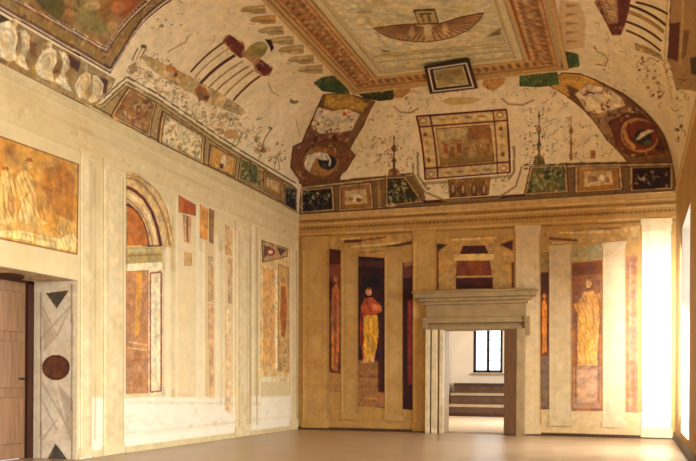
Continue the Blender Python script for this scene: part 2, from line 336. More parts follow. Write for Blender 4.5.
def draw_back(p):
    p.mottle((214, 190, 142), .5, 1., 44)
    p.poly([(296, 184), (420, 172), (426, 202), (524, 196), (560, 163), (680, 160), (680, 200), (296, 218)], (110, 82, 50), .9)
    p.poly([(405, 170), (413, 172), (425, 192), (446, 202), (498, 199), (516, 186), (524, 164), (520, 150), (410, 150)], CREAM)
    p.flecks([(300, 186), (413, 174), (424, 202), (300, 214)], 60, [(70, 50, 36), (160, 128, 80), (90, 80, 50)], (1, 2.4), .7, 22); p.flecks([(524, 166), (676, 162), (676, 190), (524, 196)], 60, [(70, 50, 36), (160, 128, 80), (90, 80, 50)], (1, 2.4), .7, 23)
    p.line([(296, 215), (676, 192.5)], 2.4, (44, 28, 24), .95); p.line([(424, 202), (525, 195)], 3, MAROON, .95)
    for d, c in ((0, (84, 60, 38)), (2.2, (206, 176, 120)), (4, (96, 66, 42))):
        p.line([(300, 186+d), (413, 173+d)], 1.2, c, .9); p.line([(524, 165+d), (676, 162+d)], 1.2, c, .9)
    p.line([(413, 163), (413, 176), (425, 192), (446, 201), (498, 198), (516, 186), (522, 166)], 2, (150, 124, 78), .9)
    p.line([(417.5, 152), (418, 176), (428, 190)], 2.4, (122, 100, 66), .7); p.line([(514, 146), (514, 172), (508, 180)], 2.4, (122, 100, 66), .7); p.line([(422, 184), (510, 176)], 3, (130, 108, 72), .6)
    p.flecks([(372, 112), (412, 118), (412, 160), (350, 176), (362, 140)], 46, DEC, (.9, 2), .7, 7)
    p.flecks([(516, 108), (556, 92), (620, 158), (524, 162)], 90, DEC, (.9, 2), .6, 8); p.flecks([(526, 108), (552, 108), (556, 162), (524, 162)], 44, [(110, 96, 60), (120, 70, 50)], (.8, 1.6), .8, 18); p.flecks([(372, 136), (404, 140), (414, 172), (380, 176)], 40, [(120, 84, 56), (130, 60, 44), (110, 100, 64)], (.8, 1.6), .8, 19)
    p.flecks([(380, 96), (548, 80), (556, 92), (410, 112)], 34, DEC + [ORANGE], (1, 2.2), .6, 10)
    p.flecks([(424, 180), (446, 180), (446, 196), (430, 190)], 9, DEC, (1, 2), .7, 3); p.flecks([(492, 177), (512, 172), (508, 188), (492, 194)], 9, DEC, (1, 2), .7, 4)
    p.line([(393, 106), (400, 112), (410, 113), (419, 108)], 1.6, (150, 126, 76), .9); p.line([(501, 98), (508, 104), (522, 105), (534, 100)], 1.6, (150, 126, 76), .9)
    p.poly([(440, 101), (452, 97), (470, 97), (484, 99), (470, 104), (452, 105)], (190, 154, 84), .7)
    for x, y in ((398, 90), (492, 82)):
        p.poly([(x-8, y-4), (x+14, y-6), (x+12, y+2), (x+4, y+8), (x-4, y+8), (x-10, y+3)], (176, 118, 62), .85); p.flecks([(x-8, y-4), (x+14, y-6), (x+10, y+4), (x-6, y+6)], 9, [(120, 70, 40), (206, 160, 96), (140, 60, 40)], (1, 2.4), .85, 3)
    for x in (386, 416, 424, 484, 504, 518): p.poly([(x-3, 96-(x-386)*.08), (x+3, 96-(x-386)*.08), (x+1.5, 108-(x-386)*.1), (x-1.5, 108-(x-386)*.1)], PALE, .7)
cb = cove(CB, np.arange(XL, XR+.025, .02), vs, 'cove', draw_back, ceil)
def draw_right(p):
    p.mottle((214, 190, 142), .5, 1., 54)
    p.poly([(560, 0), (580, 3), (586, 20), (584, 48), (566, 50), (558, 30)], (182, 132, 74), .45)
    for y in (4, 13, 22, 31, 40): p.poly([(566, y), (580, y+1), (566, y+4)], (138, 92, 52), .55)
    p.poly([(666, -10), (671, 0), (668, 60), (676, 90), (700, 130), (700, -20)], (150, 110, 66), .8)
    p.line([(668, -10), (666.5, 20), (664.5, 64), (672, 100)], 2, (208, 178, 122), .95); p.line([(671, -10), (670, 20), (668, 62)], 1.2, (96, 62, 38), .9)
    p.poly([(670, 24), (680, 22), (678, 62), (667, 58)], (84, 30, 30), .9); p.line([(683, 0), (682, 30), (680, 66)], 2, (198, 162, 104), .8)
    p.poly([(684, 30), (690, 30), (686, 56), (681, 60)], (112, 72, 42), .8); p.poly([(690, 58), (698, 56), (698, 76), (691, 74)], (44, 30, 26), .9)
    p.flecks([(634, 44), (664, 56), (674, 90), (664, 110), (640, 84)], 42, [BROWN, DKRED, (150, 104, 62)], (1, 2.4), .8, 5)
    p.flecks([(676, 70), (690, 70), (684, 130), (676, 150)], 24, [BROWN, (80, 54, 36), OCH], (1, 2.6), .8, 5)
    p.flecks([(584, 6), (600, 10), (640, 60), (650, 120), (600, 74)], 30, DEC, (.8, 1.8), .5, 5)
    p.line([(594, 46), (597, 52), (604, 54), (608, 60), (605, 66), (596, 64)], 1.3, (150, 116, 72), .9)
cr_ = cove(CR, np.unique(np.concatenate([np.linspace(YF, 8.6, 30), np.arange(8.6, D, .022), [D]])), vs, 'cove', draw_right, ceil)

def lerpq4(q, f):
    cx, cy = sum(c[0] for c in q)/len(q), sum(c[1] for c in q)/len(q); return [(cx+(x-cx)*f, cy+(y-cy)*f) for x, y in q]
# --- coffered centre
CX0, CX1, CY0, CY1 = XL+R, XR-R, 1.0, D-R
cf = MB()
def ring(m, i0, i1, z0, z1):
    a = (CX0+i0, CX1-i0, CY0+i0, CY1-i0); b = (CX0+i1, CX1-i1, CY0+i1, CY1-i1)
    ca = [(a[0], a[2]), (a[1], a[2]), (a[1], a[3]), (a[0], a[3])]; cb_ = [(b[0], b[2]), (b[1], b[2]), (b[1], b[3]), (b[0], b[3])]
    for k in range(4):
        l = (k+1) % 4
        m.prism([(*ca[k], z0), (*ca[l], z0), (*cb_[l], z0), (*cb_[k], z0)], [(*ca[k], z1), (*ca[l], z1), (*cb_[l], z1), (*cb_[k], z1)])
    return m
fr = T(ring(MB(), -.03, .07, ZP-.07, ZP+.04).build('gilded_ceiling_frame', STUCCO, bevel=.02), 'broad gilded frame of carved mouldings round the flat centre of the vault', 'ceiling frame')
ring(MB(), .13, .17, ZP-.05, ZP+.004).build('inner_moulding', STUCCO, fr, .01)
ring(MB(), .72, .78, ZP-.06, ZP+.004).build('inner_moulding', STUCCO, fr, .015)
ring(MB(), .82, .95, ZP-.05, ZP+.004).build('pale_moulding', PALESTUCCO, fr, .02)
ring(MB(), 1.0, 1.04, ZP-.03, ZP+.004).build('pale_moulding', PALESTUCCO, fr, .01)
def cband(c4, seed):
    us = [c[0] for c in c4]; 
    n = int(max(abs(c4[1][0]-c4[0][0]), abs(c4[1][1]-c4[0][1]))/.025); a, b = np.meshgrid(np.linspace(0, 1, n+1), np.linspace(0, 1, 24)); q = np.array(c4); a, b = a[..., None], b[..., None]
    P = (q[0]*(1-a)+q[1]*a)*(1-b) + (q[3]*(1-a)+q[2]*a)*b
    p = Patch(CE, P[..., 0], P[..., 1], (194, 156, 100)); a, b = a[..., 0], b[..., 0]; L = n*.025; s = a*L
    w = np.clip((vnoise(s*10, b*9, 1., seed)*.6 + vnoise(s*23, b*15, 1., seed+1)*.4 - .46)*5, 0, .8)[..., None]; p.C = p.C*(1-w) + np.array((126, 78, 48))*w
    for b0, wd_, cc in ((.1, .03, (222, 190, 132)), (.2, .03, (140, 86, 50)), (.42, .025, (150, 96, 58)), (.66, .025, (150, 96, 58)), (.84, .03, (222, 188, 128)), (.92, .03, (150, 84, 44))): p.C[np.abs(b-b0) < wd_] = cc
    kk = (np.abs(b-.31) < .08) & (np.sin(s*26) > .2); p.C[kk] = (116, 70, 44); kk = (np.abs(b-.75) < .07) & (np.sin(s*32) > .1); p.C[kk] = (132, 80, 48)
    p.mottle((150, 104, 62), .4, 9, seed); p.C[(b < .06) | (b > .94)] = (150, 92, 50); return p
i0, i1 = .17, .72; A = lambda i: [(CX0+i, 4.), (CX0+i, CY1-i), (CX1-i, CY1-i), (CX1-i, 4.)]
oa, ia = A(i0), A(i1)
cband([oa[0], oa[1], ia[1], ia[0]], 3).build('carved_band', fr, off=.02); cband([oa[3], oa[2], ia[2], ia[3]], 4).build('carved_band', fr, off=.02)
p = Patch.quad(CE, [(0, 0)]*4, TAN) if False else None
us = np.linspace(oa[1][0], oa[2][0], 170); bb = np.linspace(0, 1, 26)
U, B = np.meshgrid(np.linspace(0, 1, 170), bb); x0 = oa[1][0]*(1-B)+ia[1][0]*B; x1 = oa[2][0]*(1-B)+ia[2][0]*B
p = Patch(CE, x0+(x1-x0)*U, (oa[1][1])*(1-B)+ia[1][1]*B, (196, 158, 96))
k = ((np.sin(p.U*2*math.pi/.17) > 0) & (B > .3) & (B < .8)); p.C[k] = (120, 72, 42); k = (B < .22) | (B > .88); p.C[k] = (168, 116, 60); p.mottle((150, 100, 56), .4, 4, 9)
p.build('dentil_band', fr, off=.02)
# painted field with the winged shell
p = Patch.grid(CE, np.arange(CX0+1.04, CX1-1.03, .02), np.arange(10.5, CY1-1.03, .02), SHELLC)
p.mottle((168, 148, 100), .55, .9, 61).mottle((210, 194, 150), .5, 2, 62)
for a, b in (((372, 62), (521, 49.5)), ((366, 57), (516, 45)), ((380, 54), (504, 43))): p.line([a, b], 1.6, (150, 130, 84), .6)
p.line([(350, 0), (384, 50)], 1.5, (222, 206, 160), .8); p.line([(356, 0), (386, 46)], 1.2, (146, 124, 80), .6); p.line([(497, 0), (506, 42)], 1.4, (146, 124, 80), .6)
p.poly([(378, 46), (381, 49), (392, 50.5), (384, 51.5)], (76, 60, 38), .9); p.poly([(485, 36.5), (501, 26.5), (501, 34)], (104, 88, 54), .9)
p.line([(356, 12), (372, 11)], 2, (150, 124, 84), .7)
fld = T(p.build('ceiling_fresco', off=.012), 'pale painted field with a winged shell at the middle of the vault', 'fresco')
Z_ = lambda L: [(350+x/3.867, y/3.867) for x, y in L]
arc = Z_([(88, 104), (112, 124), (140, 140), (200, 155), (250, 160), (300, 161), (350, 154), (392, 145), (460, 115), (505, 75), (521, 44)]); tp = Z_([(430, 60), (345, 86), (265, 86), (180, 92)])
p = Patch.area(CE, arc + tp, (180, 146, 96), .013)
p.loop(arc + tp, 2.4, (84, 52, 34), .95); c0 = (428, 19)
for t in np.linspace(.12, 3.02, 25):
    e = (429 - 53*math.cos(t), 20 + 7*math.cos(t) + 20*math.sin(t)); e2 = (429 - 14*math.cos(t), 20 + 2*math.cos(t) + 6*math.sin(t)); p.line([e2, e], 1.5, (112, 74, 46), .85)
p.ell(428, 30, 4, 9, (214, 192, 140), .8); p.ell(412, 31, 3, 6, (206, 178, 126), .6); p.ell(445, 28, 3, 6, (206, 178, 126), .6)
p.build('shell_wings', fld, off=.02, base=.012)
p = Patch.quad(CE, [(413, 9), (435, 8), (439, 22), (418.5, 23.5)], (168, 142, 92), .014); p.loop([(413, 9), (435, 8), (439, 22), (418.5, 23.5)], 2.2, (84, 62, 38)); p.line([(421, 13), (424, 21)], 2, (84, 62, 38)); p.line([(428, 12), (430, 21)], 2, (84, 62, 38)); p.line([(419, 13), (432, 12)], 1.6, (84, 62, 38))
p.build('shell_crest', fld, off=.026, base=.012)
# leaf tassels round the frame
k = 0
def leaf(S, x, y, dx, dy, wd, col, lab, name='painted_leaf_tassel', group='leaf tassels hanging round the gilded frame'):
    L = math.hypot(dx, dy); nx, ny = -dy/L, dx/L
    pts = [(x+nx*wd, y+ny*wd), (x+dx*.35+nx*wd, y+dy*.35+ny*wd), (x+dx*.62+nx*wd*.95, y+dy*.62+ny*wd*.95), (x+dx*.86+nx*wd*.7, y+dy*.86+ny*wd*.7), (x+dx, y+dy), (x+dx*.92-nx*wd*.45, y+dy*.92-ny*wd*.45), (x+dx*.7-nx*wd*.5, y+dy*.7-ny*wd*.5), (x+dx*.55-nx*wd*.9, y+dy*.55-ny*wd*.9), (x+dx*.35-nx*wd, y+dy*.35-ny*wd), (x-nx*wd, y-ny*wd)]
    p = Patch.area(S, pts, col, .016); p.line([(x, y+1), (x+dx*.85, y+dy*.85+1)], 1.6, (142, 114, 70), .6); p.line([(x, y-2), (x+dx*.6, y+dy*.6-1)], 1.4, (206, 180, 128), .7); p.mottle((150, 124, 78), .5, 8, 3)
    return T(p.build(name, off=.006), lab, 'painted leaf', group)
cols = [(182, 156, 104), (204, 146, 76), (174, 160, 114), (182, 162, 112), (186, 158, 112), (178, 158, 114), (194, 166, 120)]
for (x, y), c, l in zip([(258, 8), (268, 18), (276, 29), (286, 39), (296, 48), (306, 58), (315, 68)], cols, ['olive brown leaf tassel topmost on the left edge of the frame', 'bright orange leaf tassel on the left edge of the frame', 'grey green leaf tassel just under the bright orange one', 'olive leaf tassel level with the temple dome on its right', 'brown tassel fourth up from the dark green corner leaf', 'dull green tassel halfway between dome and corner leaf', 'tan tassel nearest the dark green leaf on the left edge']):
    leaf(CL, x+8, y+1, -27, 1.5, 4.5, c, l)
# green corner leaves
def blob(S, pts, col, name, lab, cat, cols=None, n=0, off=.01, parent=None, group=None, sz=(1, 2)):
    p = Patch.area(S, pts, col, .016)
    if n: p.flecks(pts, n, cols, sz, .85, 4)
    p.mottle((40, 34, 24), .3, 6, 2)
    return T(p.build(name, parent, off=off+.004, base=.0095), lab, cat, group)
GC = [(96, 110, 60), (32, 46, 30), (130, 120, 60), (170, 140, 70), (44, 50, 36)]
blob(CL, [(313, 83), (322, 77), (334, 75), (346, 86), (350, 92), (338, 93), (322, 91)], GREEN, 'painted_green_leaf', 'dark green leaf left of the lower left corner of the gilded frame', 'painted leaf', GC, 22)
blob(CB, [(355, 92), (368, 88.5), (393, 88), (394, 99), (380, 101), (364, 98)], (46, 56, 34), 'painted_green_leaf', 'blackish green leaf right of the lower left corner of the gilded frame', 'painted leaf', GC, 22)
blob(CB, [(519, 74), (540, 71), (558, 71), (560, 84), (540, 87), (519, 86)], (66, 92, 54), 'painted_green_leaf', 'green leaf patch below the lower right corner of the gilded frame', 'painted leaf', GC + [(150, 140, 70)], 26)
blob(CR, [(561, 50), (579, 54), (580, 66), (566, 69), (561, 68)], (54, 84, 48), 'painted_green_leaf', 'square green leaf patch right of the lower right corner of the frame', 'painted leaf', GC, 22)
# small black framed picture hung over the edge of the flat ceiling
q = [(424, 66.5), (469.5, 59.5), (478, 88), (430, 93.5)]
CH = Plane(2, ZP-.085, -1)
def lerpq(q, f):
    cx, cy = sum(c[0] for c in q)/4, sum(c[1] for c in q)/4; return [(cx+(x-cx)*f, cy+(y-cy)*f) for x, y in q]
def hoop(S, q, f0, f1, d0, d1):
    a = [S.inv(*c) for c in lerpq(q, f0)]; b = [S.inv(*c) for c in lerpq(q, f1)]; m = MB()
    P = lambda c, d: tuple(S.map(np.array([c[0]]), np.array([c[1]]), d)[0])
    for k in range(4):
        l = (k+1) % 4; m.prism([P(a[k], d0), P(a[l], d0), P(b[l], d0), P(b[k], d0)], [P(a[k], d1), P(a[l], d1), P(b[l], d1), P(b[k], d1)])
    return m
fr = T(hoop(CH, q, 1, .66, -.012, .012).build('ceiling_picture', BLACKFRAME), 'small dark framed rectangular panel below the winged shell', 'picture')
hoop(CH, q, .86, .8, .0, .02).build('ivory_moulding', IVORY, fr)
p = Patch.quad(CH, lerpq(q, .68), (160, 138, 84), .014); p.mottle((118, 98, 58), .6, 3, 4).mottle((196, 176, 120), .5, 5, 8); p.ell(447, 74, 8, 5, (128, 108, 66), .5); p.ell(460, 80, 7, 4, (186, 164, 108), .5)
p.loop(lerpq(q, .67), 2.2, (206, 190, 156)); p.build('picture_field', fr, off=.004, base=-.008)

# ------------------------------------------------------------------ left cove frescoes
pts = [(-32, -5), (0, 13), (108, 74), (116, 79), (112, 88), (103, 100), (94, 107), (85, 104.5), (0, 62.5), (-32, 47)]
p = Patch.area(CL, pts, (168, 140, 92), .014); p.mottle((116, 84, 54), .7, 2.4, 3).flecks(pts, 60, [(90, 52, 42), (176, 148, 76), (120, 96, 58), (200, 176, 126)], (1.5, 4), .8, 2)
p.poly([(88, 72), (108, 80), (106, 94), (98, 92)], (58, 34, 32), .8); p.poly([(68, 54), (80, 62), (78, 72), (70, 66)], (66, 40, 40), .85); p.poly([(29, 40), (37, 44), (36, 58), (30, 52)], (120, 78, 52), .8); p.poly([(32, 66), (42, 70), (40, 80), (32, 76)], (170, 140, 62), .7); p.poly([(0, 13), (10, 18), (4, 28), (-6, 22)], DARK, .8)
lun = T(p.build('frieze_fresco', off=.006), 'brown fresco strip of draped white figures beneath the upper left triangle', 'fresco')
def figure(S, par, shapes, name='painted_figure', off=.014, base=.006, res=.013, lines=(), lw=1.2, fold=.13):
    p0 = shapes[0]; allp = [c for s in shapes for c in s[0]]
    xs = [c[0] for c in allp]; ys = [c[1] for c in allp]; e = 2
    bb = [(min(xs)-e, min(ys)-e), (max(xs)+e, min(ys)-e), (max(xs)+e, max(ys)+e), (min(xs)-e, max(ys)+e)]
    p = Patch.area(S, bb, p0[1], res); M = np.zeros(p.M.shape, bool)
    for s in shapes:
        q = [S.inv(*c) for c in s[0]]; M |= inside(p.U, p.V, q); p.poly(s[0], s[1])
    for l in lines: p.line(l[0], lw, l[1], .8)
    p.M = M; p.mottle((150, 110, 62), .25, 7, 3).folds(fold); return p.build(name, par, off=off, base=base)
def E_(x, y, rx, ry, rot=0, n=14):
    c, d = math.cos(rot), math.sin(rot); return [(x+rx*math.cos(t)*c-ry*math.sin(t)*d, y+rx*math.cos(t)*d+ry*math.sin(t)*c) for t in np.linspace(0, 2*math.pi, n, endpoint=False)]
W1, W2 = (226, 212, 176), (200, 182, 140)
LF = [[[(0, 22), (8, 20), (15, 26), (18, 38), (15, 50), (18, 61), (8, 62), (0, 58), (-8, 53), (-10, 34)], [(19, 30), (25, 29), (29.5, 36), (29, 48), (25, 60), (30, 72), (19, 67), (14, 62), (20, 50), (21, 40)]],
      [[(36, 60), (42, 50), (50, 46), (56, 50), (57, 62), (52, 70), (54, 83), (44, 80), (36, 75), (34, 67)], [(58, 50), (65, 52), (69.5, 60), (68.5, 70), (63, 76), (68, 84), (74, 94), (60, 87), (53, 81), (60, 72), (62, 62)]],
      [[(72, 88), (78, 76), (86, 70), (91, 74), (90, 84), (84, 92), (87, 101), (78, 98)], [(91, 74), (98, 75), (103.5, 84), (102, 94), (96, 102), (90, 104), (86, 100), (92, 92)]],
      [[(-30, 12), (-20, 8), (-12, 16), (-12, 34), (-14, 50), (-32, 42)]]]
for lobes in LF:
    ls = []
    for L_ in lobes:
        g = lerpq4(L_, .62); ls.append((L_ + [L_[0]], (178, 152, 106))); ls.append((g[:5], (170, 142, 96))); ls.append((g[4:], (196, 174, 130)))
    x, y = lobes[0][2]
    figure(CL, lun, [(L_, W1) for L_ in lobes] + [(lerpq4(L_, .4), (204, 184, 142)) for L_ in lobes] + [(E_(x-1, y-2, 3.2, 3), (214, 192, 150))], 'white_figure', lines=ls, lw=1.3, fold=.05)
pts = [(-34, -30), (-34, -29.5), (20, 0.5), (106, 47), (120, 26), (146, 0.5), (170, -22)]
p = Patch.area(CL, pts, (166, 134, 82), .014); p.mottle((112, 92, 50), .7, 1.8, 12).mottle((132, 76, 44), .5, 3.4, 15).mottle((196, 164, 108), .6, 2., 13)
p.poly([(34, 0), (60, -6), (66, 8), (58, 22), (44, 10)], (72, 72, 42), .8); p.poly([(70, 6), (84, 0), (98, 14), (108, 28), (100, 38), (84, 30)], (128, 124, 72), .75); p.poly([(110, 0), (136, -4), (140, 2), (124, 18), (114, 14)], (164, 88, 50), .85)
p.ell(118, 7, 8, 6, (190, 130, 76), .7); p.ell(92, 6, 9, 4, (206, 178, 124), .6); p.line([(60, 4), (80, 12)], 1.6, (110, 60, 40), .8); p.line([(76, -4), (80, 8)], 2, (110, 60, 40), .6); p.ell(112, 26, 6, 4, (196, 160, 92), .6)
tri = T(p.build('triangle_fresco', off=.006), 'triangular greenish landscape fresco at the top left of the vault', 'fresco')
def band(S, inner, outer, col, name, par, off, fl=0, cols=None, lines=()):
    pts = inner + outer[::-1]; p = Patch.area(S, pts, col, .014)
    if fl: p.flecks(pts, fl, cols, (1.2, 3.2), .8, 5)
    for l, w_, c in lines: p.line(l, w_, c, .95)
    return p.build(name, par, off=off)
inn = [(-34, -32), (20, -1), (106, 47), (120, 26), (146, 0), (170, -22)]; out = [(-34, -8), (0, 11), (110, 74), (122, 55), (143, 23), (172, 0), (196, -18)]
sh = lambda L, dx, dy: [(x+dx, y+dy) for x, y in L]
band(CL, inn, out, (144, 116, 70), 'painted_border', tri, .012, 90, [(168, 126, 84), (118, 100, 54), (176, 132, 100), (96, 66, 40), (190, 160, 96)],
     [(sh(inn, 0, .8), 1.8, (60, 32, 32)), (sh(inn, 0, 3), 1.7, (234, 212, 178)), (sh(inn, 0, 5.), 1.5, (92, 52, 44)), (sh(out, 0, -1), 2., (48, 26, 28)), (sh(out, 0, -3.2), 1.8, (236, 214, 180)), (sh(out, 0, -5.4), 1.8, (60, 34, 34))])
# painted temple
def temple(S, base, cols, roof, dome, lab, bc, capc):
    p = Patch.area(S, base, bc, .014); p.mottle((150, 124, 78), .5, 4, 5).flecks(base, 70, [(140, 122, 76), (184, 124, 74), (216, 194, 148), (120, 100, 64), (196, 168, 150), (206, 184, 136)], (1, 2.6), .8, 6)
    p.line([base[0], base[1]], 1.6, (214, 190, 140), .9); p.line([base[3], base[2]], 1.4, (110, 84, 52), .9)
    t = T(p.build('painted_temple', off=.006), lab, 'fresco')
    for a, b, c, w_ in cols:
        l = math.hypot(b[0]-a[0], b[1]-a[1]); nx, ny = -(b[1]-a[1])/l*w_, (b[0]-a[0])/l*w_
        q = [(a[0]+nx, a[1]+ny), (b[0]+nx, b[1]+ny), (b[0]-nx, b[1]-ny), (a[0]-nx, a[1]-ny)]
        Patch.quad(S, q, c, .012).build('column', t, off=.01)
    p = Patch.area(S, roof, (176, 132, 92), .012); p.mottle((120, 74, 52), .5, 6, 3)
    for r_ in capc: p.poly(r_, (98, 36, 36), .9); p.flecks(r_, 6, [(210, 160, 130), (60, 26, 28)], (.8, 1.6), .9, 3)
    p.build('roof', t, off=.014)
    if dome: q = Patch.area(S, dome, (166, 148, 84), .013); q.mottle((120, 108, 56), .6, 6, 3); q.line([dome[k] for k in range(len(dome)//2)], 1.4, (100, 88, 50), .9); q.build('dome', t, off=.01)
    return t
temple(CL, [(140, 54), (150, 56), (170, 66), (192, 77), (216, 90), (240, 105), (247, 113), (241, 116), (222, 109), (206, 103), (190, 93), (172, 83), (156, 74), (146, 64)], [((190.5, 72), (224, 42), (104, 74, 46), .8), ((200.5, 83), (235, 55), (84, 44, 36), 1.3), ((208, 88), (243, 61), (170, 138, 90), .7), ((215, 92), (249, 66), (156, 124, 80), .7), ((224, 96), (254, 70), (170, 142, 92), .7), ((195, 77), (229, 48), (176, 146, 98), .6), ((233, 100.5), (260.5, 75.5), (112, 70, 46), .9)],
       [(222, 41), (225, 36), (230, 34), (237, 39), (244, 43), (245, 50), (253, 57), (260, 58), (266, 63), (273, 67), (270, 75), (262, 76), (255, 72), (253, 64), (245, 57), (239, 58), (231, 51)], E_(256, 51, 13, 8, -.6), 'painted temple with thin columns and dark red roof blocks on the left cove', (194, 166, 114),
       [[(223, 41), (230, 34), (244, 46), (239, 57)], [(255, 66), (260, 59), (274, 69), (264, 76)]])
p = Patch.area(CL, [(264, 38), (271, 39), (274, 47), (271, 52), (269, 45)], DARK, .012); T(p.build('painted_crescent', off=.022, base=.017), 'small black crescent beside the dome of the painted temple', 'painted ornament')
def urn(S, x, y, c1, c2, lab, s=1):
    p = Patch.area(S, [(x-7*s, y-3*s), (x-2*s, y-8*s), (x+5*s, y-5*s), (x+9*s, y+3*s), (x+6*s, y+8*s), (x-3*s, y+7*s)], c1, .013); p.ell(x-1, y+2, 5*s, 4*s, c2, .9); p.ell(x+5*s, y+4*s, 2.4*s, 2*s, (66, 40, 36), .8)
    return T(p.build('painted_urn', off=.016, base=.009), lab, 'painted ornament')
urn(CL, 201, 93, (164, 100, 56), (118, 96, 60), 'red and green urn painted below the temple columns')
urn(CL, 171, 71, (192, 124, 64), (190, 160, 140), 'orange and lilac urn painted at the far left of the temple base', .85)

# frieze pictures
def panel(S, q, col, lab, inner=None, ic=None, fl=0, cols=None, fig=None, fname='painted_scene', frame=(96, 62, 40), gold=(204, 172, 116), fw=2., name='frieze_picture', group=None, seed=3):
    p = Patch.quad(S, q, frame, .014)
    p.poly(lerpq(q, .93), gold); p.poly(lerpq(q, .86), frame); p.poly(lerpq(q, .82), col); 
    if fl: p.flecks(lerpq(q, .78), fl, cols, (.9, fw), .85, seed)
    t = T(p.build(name, off=.01), lab, 'fresco', group)
    if inner:
        s = Patch.quad(S, inner, ic, .012); s.loop(inner, 1.4, gold, .8); s.mottle((150, 112, 70), .5, 6, 3); 
        if fig: fig(s)
        s.build(fname, t, off=.016, base=.01)
    return t
def leafwork(q, cols, seed):
    def f(s): s.flecks(lerpq(q, .85), 16, cols, (1.2, 3), .85, seed)
    return f
panel(CL, [(128, 87), (157, 103), (150, 138), (110, 117)], (150, 110, 68), 'brown trapezoid frieze panel with radiating branches on the left cove', fl=70, cols=[(190, 146, 92), (84, 56, 40), (206, 170, 120), (160, 92, 50), (104, 96, 56)], fw=3)
panel(CL, [(162, 110), (206, 138), (204, 165), (157, 142)], (218, 200, 156), 'long pale frieze panel on the left cove beside the brown trapezoid', fl=40, cols=[(108, 92, 60), (140, 116, 74), (228, 212, 172), (150, 140, 100)], fw=3)
q = [(210, 144), (237, 159), (235, 178), (208, 166)]
panel(CL, q, (200, 152, 74), 'orange frieze panel with a small pale standing figure on the left cove', fl=10, cols=[(214, 170, 90), (160, 100, 50)], inner=[(219, 152), (228, 157), (227, 172), (218, 167)], ic=(206, 160, 90), fig=lambda s: s.ell(223, 161, 2.6, 6, (222, 206, 168)).ell(221, 166, 2, 3, (90, 70, 60)), fname='painted_figure')
panel(CL, [(240.5, 157), (258, 164), (262, 189), (238, 180)], (84, 92, 54), 'green leafy frieze panel on the left cove near the corner', fl=26, cols=[(150, 150, 90), (40, 50, 32), (190, 170, 110), (120, 84, 52)], fw=2.4)
q = [(263.6, 170), (283, 181), (283, 202), (263.6, 191)]
panel(CL, q, (150, 112, 62), 'tan frieze panel with a pale inset next to the left corner', inner=[(266.5, 177), (279, 183), (279, 193), (266.5, 187)], ic=(214, 194, 148), fig=leafwork([(266.5, 177), (279, 183), (279, 193), (266.5, 187)], [(160, 120, 80), (200, 160, 110)], 4))
q = [(-.44, .0)]
DK = [(120, 116, 84), (160, 148, 110), (70, 74, 60), (196, 180, 140), (60, 52, 60)]
panel(CL, [(284.5, 184), (297, 189), (297, 213.5), (284.5, 206.5)], (36, 30, 30), 'black frieze panel with curling leaves on the left side of the left corner', fl=20, cols=DK)
panel(CB, [(300, 189), (334, 186), (335.5, 211), (300, 214)], (32, 28, 32), 'black frieze panel with curling leaves on the back wall side of the left corner', fl=40, cols=DK, fw=2.6)
panel(CB, [(338, 185.5), (372, 182), (374, 209), (338, 211.5)], (150, 104, 58), 'tan framed frieze picture left of the trapezoid under the left candelabrum', inner=[(345, 191), (366, 188.5), (367.5, 203), (345, 205)], ic=(206, 176, 124), fig=lambda s: s.ell(356, 198, 6, 4, (232, 214, 174)).ell(359, 200, 3, 2, (120, 80, 54)).ell(351, 199, 2.4, 2, (160, 110, 70)))
panel(CB, [(376, 181), (380.5, 180.6), (382, 208.5), (377.5, 209)], (160, 124, 72), 'narrow upright tan strip right of the left frieze picture', name='frieze_strip')
panel(CB, [(385, 176), (405.5, 175.5), (424, 203), (385, 208)], (54, 50, 36), 'dark trapezoid frieze panel of leaves under the left candelabrum', fl=42, cols=[(132, 128, 76), (170, 156, 100), (34, 34, 28), (204, 184, 130)], fw=2.6)
panel(CB, [(530, 166), (567, 164), (569, 192.5), (523, 196)], (96, 100, 62), 'green trapezoid frieze panel of leafy arches under the right candelabrum', fl=60, cols=[(150, 148, 92), (46, 54, 38), (190, 172, 116), (120, 96, 60)], fw=3)
panel(CB, [(574, 166.5), (622, 166), (624, 190), (574, 193.5)], (166, 116, 62), 'tan framed frieze picture with pale inset right of the green trapezoid', inner=[(584, 171.5), (612, 170.5), (613, 184.5), (584, 187)], ic=(210, 184, 134), fig=lambda s: s.ell(594, 179, 4, 3, (150, 106, 72)).ell(602, 178, 3, 3, (236, 218, 180)).ell(607, 180, 2.5, 3, (160, 116, 78)).poly([(588, 176), (592, 175), (592, 182), (588, 183)], (170, 126, 86)))
panel(CB, [(628.5, 166.5), (674, 165), (674, 189.5), (629, 192)], (44, 26, 26), 'black frieze panel with pale scrolls in the right corner', fl=30, cols=[(206, 180, 140), (150, 120, 90), (90, 50, 44), (26, 20, 22)], fw=2.6)

